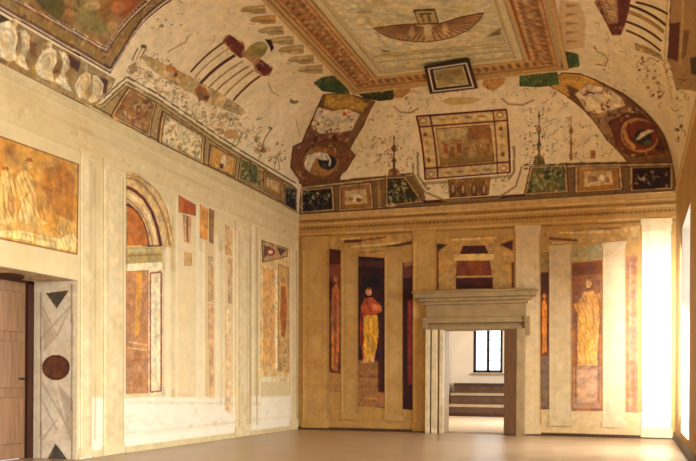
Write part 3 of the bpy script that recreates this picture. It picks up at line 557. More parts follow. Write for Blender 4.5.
# ------------------------------------------------------------------ corner bands with medallions
def corner(S, q, lab, segs, hexa, hcol, disc, dcol, half):
    p = Patch.area(S, q, (132, 92, 58), .014); p.mottle((80, 50, 38), .6, 3, 5)
    for s, c, fc, n in segs:
        p.poly(s, c, .95); p.flecks(s, n, fc, (1., 2.6), .85, 4)
    p.loop(q, 2.4, (90, 60, 40), .9)
    t = T(p.build('corner_band', off=.008), lab, 'fresco')
    p = Patch.area(S, hexa, hcol, .013); p.flecks(hexa, 46, [(84, 56, 42), (186, 146, 96), (102, 98, 62), (156, 96, 62), (66, 40, 34), (206, 176, 126)], (1.2, 2.8), .8, 6); p.loop(hexa, 2.4, (80, 48, 34), .9)
    md = p.build('medallion', t, off=.016, base=.008)
    p = Patch.area(S, disc, (172, 124, 72), .012); half(p); p.build('painted_scene', md, off=.022, base=.016)
    return t
def lerpq4(q, f):
    cx, cy = sum(c[0] for c in q)/len(q), sum(c[1] for c in q)/len(q); return [(cx+(x-cx)*f, cy+(y-cy)*f) for x, y in q]
def horse(p):
    p.mottle((130, 80, 44), .7, 4, 4).flecks(E_(321, 161, 18, 15.5), 14, [(196, 150, 96), (96, 60, 40)], (1, 2.4), .7, 5); p.ell(327, 162, 9, 7.5, (34, 34, 40)); p.poly([(304, 163), (307, 155), (315, 152), (324, 154), (328, 160), (322, 160), (316, 158), (312, 164), (309, 172), (305, 170)], (222, 210, 176)); p.line([(318, 152.5), (326, 154), (330, 160), (329, 166)], 2, (222, 212, 184)); p.ell(324, 166, 3, 3, (60, 56, 60))
corner(GL, [(323, 94), (350, 92.5), (376, 101), (364, 126), (351, 148), (340, 181), (299, 184), (298, 160), (303, 138), (313, 116)], 'painted band on the left corner of the vault with a black horse medallion',
       [([(326, 95), (350, 94), (368, 104), (363, 112), (345, 107), (324, 105)], (186, 148, 66), [(216, 186, 110), (110, 84, 44), (150, 84, 50)], 12), ([(318, 107), (345, 108), (360, 114), (352, 130), (340, 132), (311, 126)], (224, 206, 168), [(66, 44, 40), (120, 90, 66), (150, 96, 64), (170, 60, 50)], 22), ([(310, 128), (350, 133), (346, 142), (306, 140)], (122, 74, 60), [(70, 96, 64), (60, 30, 34), (180, 130, 110), (40, 40, 36)], 26)],
       [(292.5, 146), (308, 138.5), (332, 138), (345, 143), (356, 155), (347, 170), (336, 180), (300, 182), (290, 168)], (120, 76, 48), E_(321, 161, 18, 15.5, 0, 22), None, horse)
def scroll(p):
    p.poly(E_(641, 135, 18, 15), (110, 44, 36), .9); p.line([(626, 118), (624, 128), (628, 140), (636, 148)], 4, (196, 138, 76)); p.line([(629, 122), (630, 134), (636, 143)], 1.4, (90, 40, 34)); p.ell(644, 137, 9, 8, (44, 44, 42)); p.poly([(636, 140), (642, 132), (650, 129), (656, 130), (648, 134), (641, 139)], (214, 196, 156)); p.ell(648, 142, 4, 2.4, (74, 90, 70))
corner(GR, [(545, 84), (562, 72), (580, 73), (610, 86), (640, 106), (664, 134), (673, 162), (628, 163.5), (606, 140), (585, 112)], 'painted band on the right corner of the vault with a dark disc medallion',
       [([(548, 84), (562, 73), (584, 75), (604, 86), (586, 84), (580, 90), (566, 84), (570, 96), (562, 98)], (200, 152, 70), [(222, 190, 120), (130, 90, 46)], 12), ([(575, 94), (588, 84), (608, 88), (622, 98), (626, 106), (600, 116), (586, 110)], (224, 204, 162), [(110, 52, 44), (150, 90, 64), (70, 36, 34)], 26), ([(590, 116), (624, 106), (640, 108), (630, 116), (612, 126), (616, 144), (604, 134)], (150, 112, 76), [(74, 44, 36), (206, 180, 136), (90, 40, 36)], 34)],
       [(608, 122), (626, 112), (642, 114), (660, 136), (666, 154), (632, 158), (616, 146)], (104, 54, 38), E_(640, 135, 20, 17, .5, 22), None, scroll)

# ------------------------------------------------------------------ back cove picture and ornaments
q = [(415.5, 115.5), (507, 108.5), (511, 173), (424.5, 180)]
p = Patch.quad(CB, q, (206, 180, 126), .014)
L = lambda a, b, f: (a[0]+(b[0]-a[0])*f, a[1]+(b[1]-a[1])*f)
RED = (92, 30, 34)
p.loop(lerpq(q, .985), 2.2, RED); fx, fy = .155, .175
for f in (fx, 1-fx): p.line([L(q[0], q[1], f), L(q[3], q[2], f)], 1.5, RED)
for f in (fy, 1-fy): p.line([L(q[0], q[3], f), L(q[1], q[2], f)], 1.5, RED)
def qp(u, v): return L(L(q[0], q[1], u), L(q[3], q[2], u), v)
for u in (.08, .92):
    for v in (.085, .915): c = qp(u, v); p.ell(*c, 4, 3.4, (150, 104, 70), .8); p.ell(*c, 2.4, 2, (220, 200, 150), .9)
    for v in (.3, .42, .56, .7): p.ell(*qp(u, v), 2, 2.2, (120, 54, 46) if v in (.3, .7) else (170, 136, 90), .85)
for u in (.28, .42, .58, .72):
    for v in (.085, .915): p.ell(*qp(u, v), 4, 1.3, (150, 112, 72), .8)
big = T(p.build('framed_fresco', off=.012), 'large red lined rectangular picture in the middle of the back cove', 'fresco')
qi = [qp(.2, .22), qp(.8, .22), qp(.82, .8), qp(.2, .8)]
p = Patch.quad(CB, qi, (176, 140, 84), .012); p.mottle((140, 96, 52), .6, 4, 3); p.poly([(468, 128), (476, 123), (490, 128), (494, 140), (486, 138), (476, 140), (468, 138)], (146, 92, 52), .75); p.poly([(436, 126), (468, 124), (466, 140), (452, 138), (438, 142)], (200, 176, 124), .8)
p.poly([(438, 158), (470, 158), (496, 154), (497, 161), (440, 165)], (128, 106, 60), .8); p.loop(qi, 1.6, (120, 76, 44))
sc = p.build('painted_scene', big, off=.018, base=.012)
for x, y, c in ((446, 147, (150, 84, 58)), (452, 150, (132, 96, 58)), (459, 147, (146, 84, 58)), (466, 151, (150, 112, 66)), (474, 149, (186, 146, 82)), (481, 151, (170, 124, 70)), (488, 147, (154, 104, 60)), (441, 151, (176, 142, 88))):
    figure(CB, sc, [([(x-2.6, y+6), (x-2, y-4), (x+2, y-4), (x+3, y+6)], c), (E_(x, y-5.4, 1.5, 1.7, 0, 8), (206, 166, 116))], off=.024, base=.018, res=.012)
p = Patch.area(CB, [(447, 179), (491, 176.5), (489, 196), (449, 198.5)], (140, 100, 58), .013); p.flecks([(449, 180), (489, 178), (487, 194), (451, 197)], 12, [(196, 156, 96), (90, 60, 40)], (1.4, 3), .8, 3)
for x in (453, 463, 474, 484): p.poly([(x-3, 197.6), (x-2.5, 186), (x, 182), (x+2.5, 186), (x+3, 197)], (84, 52, 36), .85); p.ell(x, 189, 1.5, 4.5, (214, 178, 120), .8)
T(p.build('painted_mask', off=.012), 'brown ornament of small arched figures hanging below the red lined picture', 'painted ornament')
def candelabrum(S, x, y0, y1, lab, base=True, c=(120, 74, 50), s=1.):
    pts = []; h = y1-y0
    prof = [(0, .6), (.08, 1.4), (.14, .7), (.24, 1.0), (.3, 3.2), (.36, 3.0), (.42, .9), (.56, 1.2), (.62, 3), (.68, 1.3), (.8, 1.6), (.84, 5), (1, 6.5)]
    if not base: prof = prof[:-2] + [(.9, 3), (1, 1)]
    pts = [(x+w_*s, y0+f*h) for f, w_ in prof] + [(x-w_*s, y0+f*h) for f, w_ in prof[::-1]]
    p = Patch.area(S, pts, c, .012); p.mottle((198, 150, 96), .8, 9, 4); p.line([(x, y0), (x, y1)], 1, (74, 44, 34), .7)
    return T(p.build('painted_candelabrum', off=.008), lab, 'painted ornament')
candelabrum(CB, 394, 135, 176, 'slender brown candelabrum painted above the dark trapezoid on the left')
candelabrum(CB, 539, 112, 165, 'dark candelabrum with leaves painted above the green trapezoid', c=(104, 96, 60))
candelabrum(CB, 571, 116, 161, 'thin pale pendant painted right of the dark candelabrum', False, (166, 130, 86), .9)
p = Patch.area(CB, [(590, 150), (596, 150), (596, 159), (590, 159)], (160, 108, 62), .012); T(p.build('painted_block', off=.008), 'tiny brown block painted above the pale inset picture on the right', 'painted ornament')

# right cove temple
temple(CR, [(634, 42), (662, 55), (664, 62), (636, 50)], [((622, 3), (666, 25), (74, 42, 32), 1.1), ((622, 20), (662, 41), (88, 54, 38), .9), ((626, 30), (661, 51), (104, 66, 44), .8), ((636, 2), (668, 14), (90, 54, 38), .9), ((624, 10), (664, 32), (170, 132, 80), 1.6)],
       [(594, 2), (600, -6), (632, -10), (630, 8), (625, 26), (621, 35), (612, 35), (606, 22)], None, 'painted temple with dark red hanging roof block on the right cove', (160, 118, 72),
       [[(598, -4), (606, 18), (612, 32), (602, 18)], [(618, -4), (632, -4), (626, 24), (619, 32)], [(606, 24), (624, 22), (621, 34), (612, 34)]])
o = bpy.data.objects['painted_temple.001']; p = Patch.area(CR, [(602, -2), (616, -4), (617, 14), (612, 22), (608, 14)], (196, 164, 122), .012); p.flecks([(602, -2), (616, -4), (617, 14), (612, 22), (608, 14)], 10, [(110, 60, 48), (150, 110, 80)], (1, 2.2), .9, 3); p.build('pale_ornament', o, off=.02, base=.015)

# ------------------------------------------------------------------ left wall
q = [(-40, 121.5), (78.5, 164), (77, 255), (-40, 231)]
p = Patch.quad(WL, q, (194, 140, 62), .012); p.mottle((146, 92, 40), .8, 2.2, 3).mottle((212, 164, 86), .5, 3.5, 7)
p.poly([(-40, 228), (0, 238), (77, 256), (77, 246), (40, 226), (-40, 214)], (206, 160, 84), .75); p.poly([(42, 168), (60, 166), (74, 176), (72, 222), (56, 214), (46, 196)], (158, 98, 42), .7); p.line([(63, 178), (64, 212)], 2, (200, 136, 58), .7); p.line([(52, 176), (53, 206)], 2, (196, 130, 54), .6)
p.loop(lerpq(q, .99), 1.5, (110, 66, 34), .9)
fb = T(p.build('figure_fresco', off=.01), 'large golden orange fresco of figures over the doorway in the left wall', 'fresco')
FG, FS = (216, 174, 100), (190, 136, 66)
figure(WL, fb, [([(14, 178), (20, 170), (27, 170), (32, 180), (34, 192), (44, 208), (47, 224), (38, 227), (24, 224), (16, 220), (20, 204), (14, 190)], FG), (E_(28, 164, 4.4, 5.6), (210, 164, 96)), ([(24, 161), (26, 157.5), (31, 157.5), (33, 163)], (150, 92, 40)), ([(15, 190), (8, 196), (6, 204), (16, 200)], (206, 164, 92)), ([(20, 196), (30, 204), (28, 222), (20, 218)], (226, 190, 120)), ([(30, 190), (44, 208), (46, 224), (40, 218), (32, 204)], FS)], lines=[([(24, 178), (30, 190), (22, 200)], (160, 108, 56)), ([(30, 204), (38, 222)], (160, 108, 56)), ([(20, 206), (24, 222)], (160, 108, 56))], off=0.016, base=.011, res=.011)
figure(WL, fb, [([(-8, 178), (2, 176), (12, 180), (15, 196), (16, 222), (6, 226), (-10, 222)], FG), (E_(4, 172.5, 4.6, 5.6), (204, 158, 90)), ([(0, 170), (2, 166.5), (7, 166.5), (9, 171)], (146, 88, 38)), ([(8, 186), (15, 200), (12, 222), (6, 208)], FS)], lines=[([(2, 184), (4, 220)], (160, 108, 56)), ([(10, 186), (12, 218)], (160, 108, 56))], off=0.021, base=.011, res=.011)
figure(WL, fb, [([(-38, 196), (-28, 176), (-18, 180), (-14, 220), (-38, 214)], FG), (E_(-24, 170, 5, 6), (216, 176, 112))], off=0.026, base=.011, res=.013)
figure(WL, fb, [([(-10, 230), (20, 230), (44, 236), (58, 238), (70, 232), (76, 240), (74, 252), (50, 248), (20, 240), (-10, 236)], (220, 186, 116)), (E_(66, 228, 4, 4.4), (222, 184, 116)), ([(58, 216), (70, 222), (73, 234), (60, 236), (54, 230)], (206, 160, 84))], lines=[([(20, 234), (56, 243)], (170, 116, 60))], off=0.031, base=.011, res=.011)

# doorway in the left wall
dm = T(m_door := MB().box(XL-.86, XL-.004, DY1, DY1+.12, 0, DZ+.0).box(XL-.86, XL-.004, DY0-.12, DY0, 0, DZ).box(XL-.86, XL-.004, DY0-.12, DY1+.12, DZ, DZ+.15).build('door_1', WHITEWALL), kind='structure')
RV = Plane(1, DY1, -1)                      # the reveal that faces the camera
p = Patch.grid(RV, np.arange(XL-.85, XL-.0, .011), np.arange(0, DZ, .013), (228, 214, 190)); p.mottle((206, 188, 160), .5, 4, 3)
p.line([(41, 292), (41, 461)], 1.2, (120, 96, 70), .8); p.line([(72, 284), (72, 461)], 1.2, (140, 112, 80), .9); p.poly([(73, 280), (79, 280), (79, 470), (73, 470)], (226, 210, 178), .9); p.line([(37, 292), (37, 461)], 3, (216, 198, 164), .8)
G = (176, 162, 142)
for a, b in (((42, 306), (57, 336)), ((57, 336), (71, 306)), ((42, 338), (71, 306)), ((42, 400), (57, 430)), ((42, 382), (71, 432)), ((57, 400), (71, 440)), ((42, 440), (57, 420))): p.line([a, b], 1.8, G, .7)
p.poly([(42, 312), (56, 338), (44, 352)], (176, 150, 124), .6); p.poly([(58, 384), (71, 398), (71, 440)], (172, 152, 128), .6)
rv = p.build('painted_reveal', dm, off=.006, rich=.06); rv['label'] = 'reveal painted with grey lozenges'
p = Patch.area(RV, E_(56.5, 367.5, 14, 13, 0, 28), (112, 66, 40), .009); p.mottle((84, 44, 28), .6, 6, 3); p.loop(E_(56.5, 367.5, 12.8, 11.8, 0, 28), 1.2, (84, 44, 28)); p.build('brown_roundel', rv, off=.016, base=.006)
for t_ in ([(46, 293), (70, 290), (57, 309)], [(46, 462), (56, 443), (70, 462)]):
    p = Patch.area(RV, t_, (84, 74, 64), .009); p.flecks(t_, 8, [(60, 50, 44), (120, 108, 92)], (1, 2.4), .8, 3); p.build('dark_triangle', rv, off=.014, base=.006)
SF = Plane(2, DZ, -1)
p = Patch.grid(SF, np.arange(XL-.85, XL, .02), np.arange(DY0, DY1, .02), (212, 194, 160)); p.mottle((170, 146, 112), .6, 4, 3).line([(30, 276), (34, 291)], 2, (150, 124, 90), .7).line([(0, 284), (70, 290)], 1.6, (150, 124, 90), .7); p.line([(44, 276), (70, 288)], 1.6, G, .7)
sf = p.build('painted_soffit', dm, off=.006)
p = Patch.area(SF, E_(8, 276.5, 17, 4.2, 0, 24), (84, 46, 32), .01); p.build('brown_roundel', sf, off=.014, base=.006)
# door leaf and the dark frame it hangs on
m = MB(); XB = XL-.86
m.box(XB-.16, XB, DY1-.14, DY1+.1, 0, DZ).box(XB-.16, XB, DY0-.1, DY0+.1, 0, DZ).box(XB-.16, XB, DY0, DY1, DZ-.04, DZ+.06); m.build('dark_frame', DARKWOOD, dm)
m = MB(); m.box(XB-.13, XB-.06, DY0+.1, DY1-.14, .01, DZ-.04); lf = T(m.build('leaf', WOOD, dm))
yc = (DY0+DY1)/2-.02
for a, b in ((DY0+.16, yc-.03), (yc+.03, DY1-.2)):
    for z0, z1 in ((.25, 1.0), (1.15, 1.9), (2.05, 2.7)): MB().box(XB-.065, XB-.035, a, b, z0, z1).build('raised_panel', WOOD, lf, .015)
MB().tube([(XB-.06, DY1-.2, 1.3), (XB-.0, DY1-.2, 1.3), (XB-.0, DY1-.32, 1.3)], .014).build('latch', IRON, lf)

# wall painting of the left wall: arch, strips, corner panel
def slab(S, q, col, name, par=None, off=.01, base=.002, mot=None, res=.014, lines=(), rich=.15):
    p = Patch.quad(S, q, col, res)
    if mot: p.mottle(mot, .6 if rich > .1 else .25, 4, 3)
    for l, w_, c in lines: p.line(l, w_, c, .9)
    return p.build(name, par, off=off, base=base, rich=rich)
cx, cy = 126, 246
oarc = [(126, 178), (133, 179), (142, 185), (152, 196), (160, 210), (166, 228), (169, 246)]
iarc = [(126, 204), (131, 208), (137, 214), (142, 223), (145.5, 234), (147, 246)]
p = Patch.area(WL, [(126, 172), (134, 173), (146, 179), (158, 192), (167, 210), (172, 230), (174, 248), (161, 246.5), (126, 248)], (206, 174, 120), .011)
p.mottle((176, 140, 88), .6, 5, 3)
def arcl(f): return [(126+(a[0]-126)*f+(b[0]-126)*(1-f), a[1]*f+b[1]*(1-f)) for a, b in zip(oarc, [iarc[0], iarc[1], iarc[2], iarc[3], iarc[4], iarc[5], iarc[5]])]
D1 = [(126, 187), (134, 191), (143, 199), (151, 212), (156.5, 228), (160, 246)]
p.line(D1, 3, (84, 36, 34)); p.line([(x-3, y+5) for x, y in D1], 2, (222, 196, 146)); p.line([(x-6, y+9) for x, y in D1], 1.4, (160, 116, 72))
p.line(iarc, 3, (92, 40, 36)); p.line(oarc, 2, (150, 112, 66)); p.line([(126, 175), (140, 178), (156, 190), (166, 208), (171, 236)], 1.6, (150, 116, 70), .8); p.line([(147, 246.5), (161, 246.5)], 2.4, (92, 40, 36))
ar = T(p.build('painted_arch', off=.02), 'painted arch with dark red rings and an orange tympanum on the left wall', 'fresco')
p = Patch.area(WL, [(126, 206)] + iarc[1:] + [(126, 246)], (190, 114, 50), .011); p.mottle((150, 80, 36), .6, 5, 3); p.build('tympanum', ar, off=.026, base=.02)
slab(WL, [(126, 248), (161, 247.5), (161, 262), (126, 264)], (198, 162, 96), 'impost_band', ar, .026, .021, (140, 130, 86), lines=[([(126, 251), (161, 250)], 2, (172, 170, 134)), ([(126, 255.5), (161, 254.5)], 1.4, (124, 100, 56)), ([(126, 268), (161, 266)], 1.4, (232, 214, 172))])
slab(WL, [(126, 264), (161, 262), (161, 269), (126, 271)], (226, 208, 166), 'cornice_band', ar, .032)
p = Patch.quad(WL, [(126, 271), (148, 270), (148, 393), (126, 394)], (178, 126, 84), .011); p.mottle((150, 98, 62), .6, 4, 3); p.poly([(136, 272), (142, 272), (139, 330), (134, 340)], (212, 152, 64), .8); p.line([(128, 342), (146, 345)], 1.4, (222, 190, 140), .8); p.line([(128, 348), (146, 350)], 1.4, (222, 190, 140), .8); p.line([(126, 360), (147, 360)], 1, (140, 80, 48), .6)
p.build('painted_opening', ar, off=.012)
p = Patch.quad(WL, [(148, 270), (162, 269), (162, 394), (148, 395)], (222, 202, 164), .01); p.loop([(149.5, 273), (160.5, 272), (160.5, 391), (149.5, 392)], 1.7, (140, 84, 60)); p.build('painted_shutter', ar, off=.018)
slab(WL, [(178.5, 195), (195.5, 205), (195.5, 216), (178.5, 212)], (164, 82, 42), 'painted_fragment', None, .01, .002, (190, 112, 60)); o = bpy.data.objects['painted_fragment']; T(o, 'rust red painted block right of the arch near the top of the left wall', 'fresco')
bl_ = lambda c, f, d=(214, 188, 142): tuple(a*(1-f)+b*f for a, b in zip(c, d))
def strip(q, col, mot, lab, lines=()):
    f = .15 if q[0][1] < 220 else .42; col, mot = bl_(col, f), bl_(mot, f)
    return T(slab(WL, q, col, 'painted_strip', None, .01, .002, mot, .012, lines), lab, 'fresco')
strip([(183, 214), (191, 217), (190, 244), (184, 242)], (206, 160, 112), (150, 106, 70), 'brown urn shaped strip under the rust red block on the left wall', [([(187, 216), (187, 242)], 1.6, (110, 70, 46))])
strip([(184, 252), (191, 253), (192, 266), (184, 266)], (204, 156, 84), (170, 112, 54), 'short ochre patch below the brown urn strip on the left wall')
strip([(200, 204), (208, 210), (207, 240), (200, 238)], (206, 138, 62), (178, 108, 50), 'bright orange upper strip right of the rust red block')
strip([(209, 208), (214, 211), (213, 244), (209, 242)], (138, 100, 68), (90, 62, 46), 'dark mottled strip touching the bright orange strip')
strip([(208.5, 256), (213, 257), (213, 302), (208.5, 301)], (176, 136, 92), (140, 100, 66), 'mid height brown strip below the dark mottled one')
strip([(208, 304), (213.5, 304), (213, 392), (210, 398), (208, 390)], (200, 146, 102), (160, 102, 70), 'tall reddish strip reaching low down the left wall')
strip([(225, 224), (232, 229), (231.5, 256), (225, 254)], (204, 154, 96), (160, 110, 66), 'brown orange strip left of the wide pale pilaster, upper one')
strip([(228, 258), (232, 259), (232, 304), (228, 303)], (196, 152, 104), (140, 98, 62), 'slim tan strip left of the wide pale pilaster, middle one')
strip([(225.5, 306), (230.5, 306), (230, 414), (226, 410)], (220, 188, 146), (204, 164, 120), 'long tan strip left of the wide pale pilaster, lowest one')
def pil(S, q, col, mot, lab, name='painted_pilaster', off=.016, cap=9, base=10, lines=(), capc=None, group=None):
    tl, tr, br, bl = q
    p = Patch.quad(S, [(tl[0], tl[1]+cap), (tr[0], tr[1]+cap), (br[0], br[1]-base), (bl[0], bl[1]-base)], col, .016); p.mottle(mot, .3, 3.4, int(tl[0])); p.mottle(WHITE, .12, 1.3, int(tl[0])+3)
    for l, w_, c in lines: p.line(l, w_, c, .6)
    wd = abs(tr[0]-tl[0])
    p.line([(tl[0]+.7, tl[1]+cap), (bl[0]+.7, bl[1]-base)], 1.2, tuple(min(255, v*1.12) for v in col), .9); p.line([(tr[0]-.6, tr[1]+cap), (br[0]-.6, br[1]-base)], 1.2, tuple(v*.78 for v in col), .8)  # edge highlight and edge shade painted down the shaft
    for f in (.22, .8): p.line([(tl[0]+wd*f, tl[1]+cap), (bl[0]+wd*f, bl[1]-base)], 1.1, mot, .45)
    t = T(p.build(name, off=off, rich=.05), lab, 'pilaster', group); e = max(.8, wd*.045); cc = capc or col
    if cap:
        slab(S, [(tl[0]-e, tl[1]), (tr[0]+e, tr[1]), (tr[0]+e, tr[1]+cap*.45), (tl[0]-e, tl[1]+cap*.45)], cc, 'abacus', t, off+.014, .002, mot, rich=.04)
        slab(S, [(tl[0]-e*.3, tl[1]+cap*.45), (tr[0]+e*.3, tr[1]+cap*.45), (tr[0]+e*.3, tr[1]+cap), (tl[0]-e*.3, tl[1]+cap)], cc, 'necking', t, off+.006, .002, mot, rich=.04)
    if base: slab(S, [(bl[0]-e, bl[1]-base), (br[0]+e, br[1]-base), (br[0]+e, br[1]), (bl[0]-e, bl[1])], cc, 'base', t, off+.01, .002, mot, rich=.04)
    return t
LW, LM = (214, 194, 152), (190, 160, 112)
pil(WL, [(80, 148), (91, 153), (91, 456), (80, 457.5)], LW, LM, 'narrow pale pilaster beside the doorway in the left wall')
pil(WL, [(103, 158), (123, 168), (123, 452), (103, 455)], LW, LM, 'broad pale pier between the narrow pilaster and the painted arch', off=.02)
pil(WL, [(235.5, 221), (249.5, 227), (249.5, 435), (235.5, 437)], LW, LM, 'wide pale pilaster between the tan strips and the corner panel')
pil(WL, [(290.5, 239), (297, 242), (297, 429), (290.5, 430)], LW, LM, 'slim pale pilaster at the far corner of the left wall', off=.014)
p = Patch.quad(WL, [(260, 238), (289, 249), (289, 376), (260, 376)], (216, 184, 128), .011); p.mottle((196, 150, 92), .5, 4, 3)
p.poly([(262.5, 268), (274, 270), (274, 366), (262.5, 366)], (204, 150, 88), .8); p.line([(276, 270), (276, 372)], 2, (232, 212, 166), .9)
p.poly([(278, 264), (288, 268), (288, 372), (278, 370)], (196, 152, 90), .7); p.loop([(278, 264), (288, 268), (288, 372), (278, 370)], 1, (150, 106, 62), .8)
cp = T(p.build('corner_fresco', off=.01), 'tall tan painted panel with a lozenge top beside the far corner of the left wall', 'fresco')
q = [(261, 240), (288, 248.5), (287, 257), (262, 263)]
p = Patch.area(WL, q, (178, 142, 96), .01); p.loop(q, 1.6, (56, 36, 34)); p.poly([(263, 245), (270, 247), (266, 256), (263, 258)], (66, 44, 40), .8); p.poly([(276, 247), (286, 250), (280, 256)], (70, 46, 42), .85); p.ell(270, 252, 4.6, 4, (124, 52, 48)); p.ell(270, 252, 2.4, 2, (214, 180, 140)); p.build('lozenge_top', cp, off=.016, base=.01)
figure(WL, cp, [([(281, 286), (285, 286), (287, 306), (286, 324), (284, 338), (281, 336), (279.5, 318)], (162, 98, 50)), (E_(283, 282, 2, 3), (190, 130, 80))], res=.011)
p = Patch.quad(WL, [(278.5, 338), (287.5, 340), (287.5, 372), (278.5, 370)], (190, 150, 92), .01); p.flecks([(279, 340), (287, 342), (287, 370), (279, 368)], 16, [(120, 84, 50), (220, 190, 130)], (1, 2.2), .8, 4); p.build('pedestal', cp, off=.016, base=.01)
slab(WL, [(259, 377), (290, 377), (290, 382), (259, 382)], (232, 212, 170), 'painted_ledge', cp, .02, .011, LM)

# ------------------------------------------------------------------ back wall: painted colonnade
BW, BM = (190, 148, 84), (160, 116, 60)
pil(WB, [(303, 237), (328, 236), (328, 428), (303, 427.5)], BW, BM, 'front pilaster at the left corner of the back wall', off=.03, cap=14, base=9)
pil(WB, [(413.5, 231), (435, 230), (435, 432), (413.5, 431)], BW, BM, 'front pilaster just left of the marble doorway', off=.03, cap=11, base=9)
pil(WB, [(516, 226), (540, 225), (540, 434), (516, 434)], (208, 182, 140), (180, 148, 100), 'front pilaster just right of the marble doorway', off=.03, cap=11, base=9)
pil(WB, [(642, 219), (671, 218), (671, 438), (642, 437)], (234, 220, 186), (214, 190, 146), 'front pilaster in the bright right corner of the back wall', capc=(224, 202, 156), off=.03, cap=13, base=10)  # corner glow painted in: paler than the other pilasters
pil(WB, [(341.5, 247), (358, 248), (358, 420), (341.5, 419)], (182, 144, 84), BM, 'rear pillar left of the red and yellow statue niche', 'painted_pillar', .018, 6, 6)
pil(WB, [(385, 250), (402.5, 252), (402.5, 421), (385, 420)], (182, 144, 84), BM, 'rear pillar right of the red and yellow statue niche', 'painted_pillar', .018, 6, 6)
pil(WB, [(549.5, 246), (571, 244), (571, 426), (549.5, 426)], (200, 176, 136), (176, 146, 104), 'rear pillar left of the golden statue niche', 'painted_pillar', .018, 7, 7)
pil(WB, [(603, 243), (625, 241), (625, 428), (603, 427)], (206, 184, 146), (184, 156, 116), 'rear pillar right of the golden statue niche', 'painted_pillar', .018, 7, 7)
def niche(q, col, mot, lab, lines=(), polys=()):
    p = Patch.quad(WB, q, col, .016); p.mottle(mot, .6, 3, 3)
    for a, c in polys: p.poly(a, c, .9)
    for l, w_, c in lines: p.line(l, w_, c, .85)
    return T(p.build('painted_niche', off=.012), lab, 'fresco')
n = niche([(329.5, 249), (340.5, 250), (340.5, 392), (329.5, 391)], (110, 56, 40), (74, 34, 30), 'narrow niche with a rust coloured figure at the left end of the back wall', polys=[([(329, 250), (341, 251), (341, 264), (329, 264)], (64, 26, 26)), ([(329, 264), (341, 264), (341, 278), (329, 276)], (124, 62, 46)), ([(329, 372), (341, 374), (341, 392), (329, 391)], (176, 132, 76)), ([(329, 278), (334, 284), (333, 302), (329, 300)], (60, 22, 30))])
figure(WB, n, [([(332, 288), (337, 282), (340, 292), (340, 340), (338, 372), (332, 370), (331, 320)], (170, 100, 54)), (E_(336, 279, 2.4, 3.4), (176, 112, 70)), ([(331.5, 330), (334, 330), (334, 368), (331.5, 368)], (196, 124, 52))], off=.02, base=.012, lines=[([(336, 292), (335, 366)], (110, 56, 36))])
n = niche([(358.5, 256.5), (384.5, 258), (384.5, 408), (358.5, 406)], (52, 22, 26), (30, 16, 22), 'dark niche holding a statue in red and yellow on the back wall',
          polys=[([(358, 360), (378, 361), (378, 408), (358, 406)], (160, 110, 60)), ([(378, 392), (385, 392), (385, 408), (378, 407)], (170, 110, 70)), ([(359, 260), (384, 261), (384, 268), (359, 267)], (80, 38, 34)), ([(362, 276), (381, 277), (381, 290), (362, 290)], (28, 20, 30))], lines=[([(358, 376), (378, 377)], 1.4, (120, 74, 44)), ([(358, 386), (378, 387)], 1.2, (126, 80, 46)), ([(358, 398), (378, 399)], 1.2, (190, 140, 80)), ([(380, 300), (380, 390)], 1.2, (90, 36, 34))])
figure(WB, n, [([(361, 306), (365, 298), (373, 297), (378, 302), (382, 306), (382, 312), (377, 314), (378, 340), (376, 356), (372, 362), (363, 361), (361, 340)], (168, 72, 40)), (E_(369, 292, 3.4, 4.2), (208, 144, 94)), ([(365.5, 290), (367, 287.4), (371, 287.4), (372.6, 289.6)], (110, 58, 36)), ([(364, 316), (378, 315), (379, 332), (377, 350), (371, 360), (365, 358), (363, 340)], (214, 160, 48)), ([(360, 312), (364, 312), (364, 344), (360, 346)], (128, 36, 32)), ([(364, 358), (369, 356), (369, 363), (363, 363)], (222, 168, 108)), ([(371, 357), (375, 355), (375, 362), (370, 362)], (222, 168, 108)), ([(372, 304), (381, 306), (382, 311), (373, 310)], (206, 118, 70))], 'painted_statue', off=.024, base=.012, lines=[([(369, 318), (368, 354)], (160, 104, 36)), ([(374, 318), (373, 352)], (170, 112, 40)), ([(366, 300), (371, 312)], (120, 40, 30))])
niche([(403, 263), (412.5, 261), (412.5, 410), (403, 409)], (52, 20, 26), (36, 14, 20), 'narrow dark red gap left of the pilaster beside the marble doorway', polys=[([(403, 268), (412, 268), (412, 278), (403, 278)], (112, 52, 40)), ([(408, 300), (412.4, 300), (412.4, 384), (408, 386)], (140, 46, 42)), ([(404, 262), (412, 258), (412, 266), (404, 268)], (150, 112, 66))])
n = niche([(541, 253), (549, 252), (549, 409), (541, 409)], (104, 62, 42), (80, 44, 32), 'narrow brown niche right of the pilaster beside the marble doorway', polys=[([(541, 253), (549, 252), (549, 272), (541, 273)], (150, 126, 76)), ([(541, 273), (549, 272), (549, 294), (541, 296)], (70, 36, 30)), ([(541, 356), (549, 356), (549, 408), (541, 408)], (120, 96, 72))])
figure(WB, n, [([(541.8, 302), (545, 298), (547, 304), (547, 352), (542, 354)], (204, 124, 54)), (E_(544.5, 296, 2, 3), (190, 120, 66))], off=.02, base=.012)
n = niche([(572, 263), (602, 260), (602, 411), (572, 411)], (150, 100, 66), (118, 72, 48), 'niche with a golden statue on the right half of the back wall', polys=[([(572, 264), (602, 261), (602, 274), (572, 276)], (116, 66, 42)), ([(573, 366), (601, 366), (601, 408), (573, 408)], (166, 126, 96)), ([(577, 370), (597, 370), (597, 402), (577, 403)], (182, 144, 112))], lines=[([(576, 300), (576, 404)], 1.2, (120, 76, 52)), ([(599, 280), (599, 404)], 1.2, (124, 80, 56))])
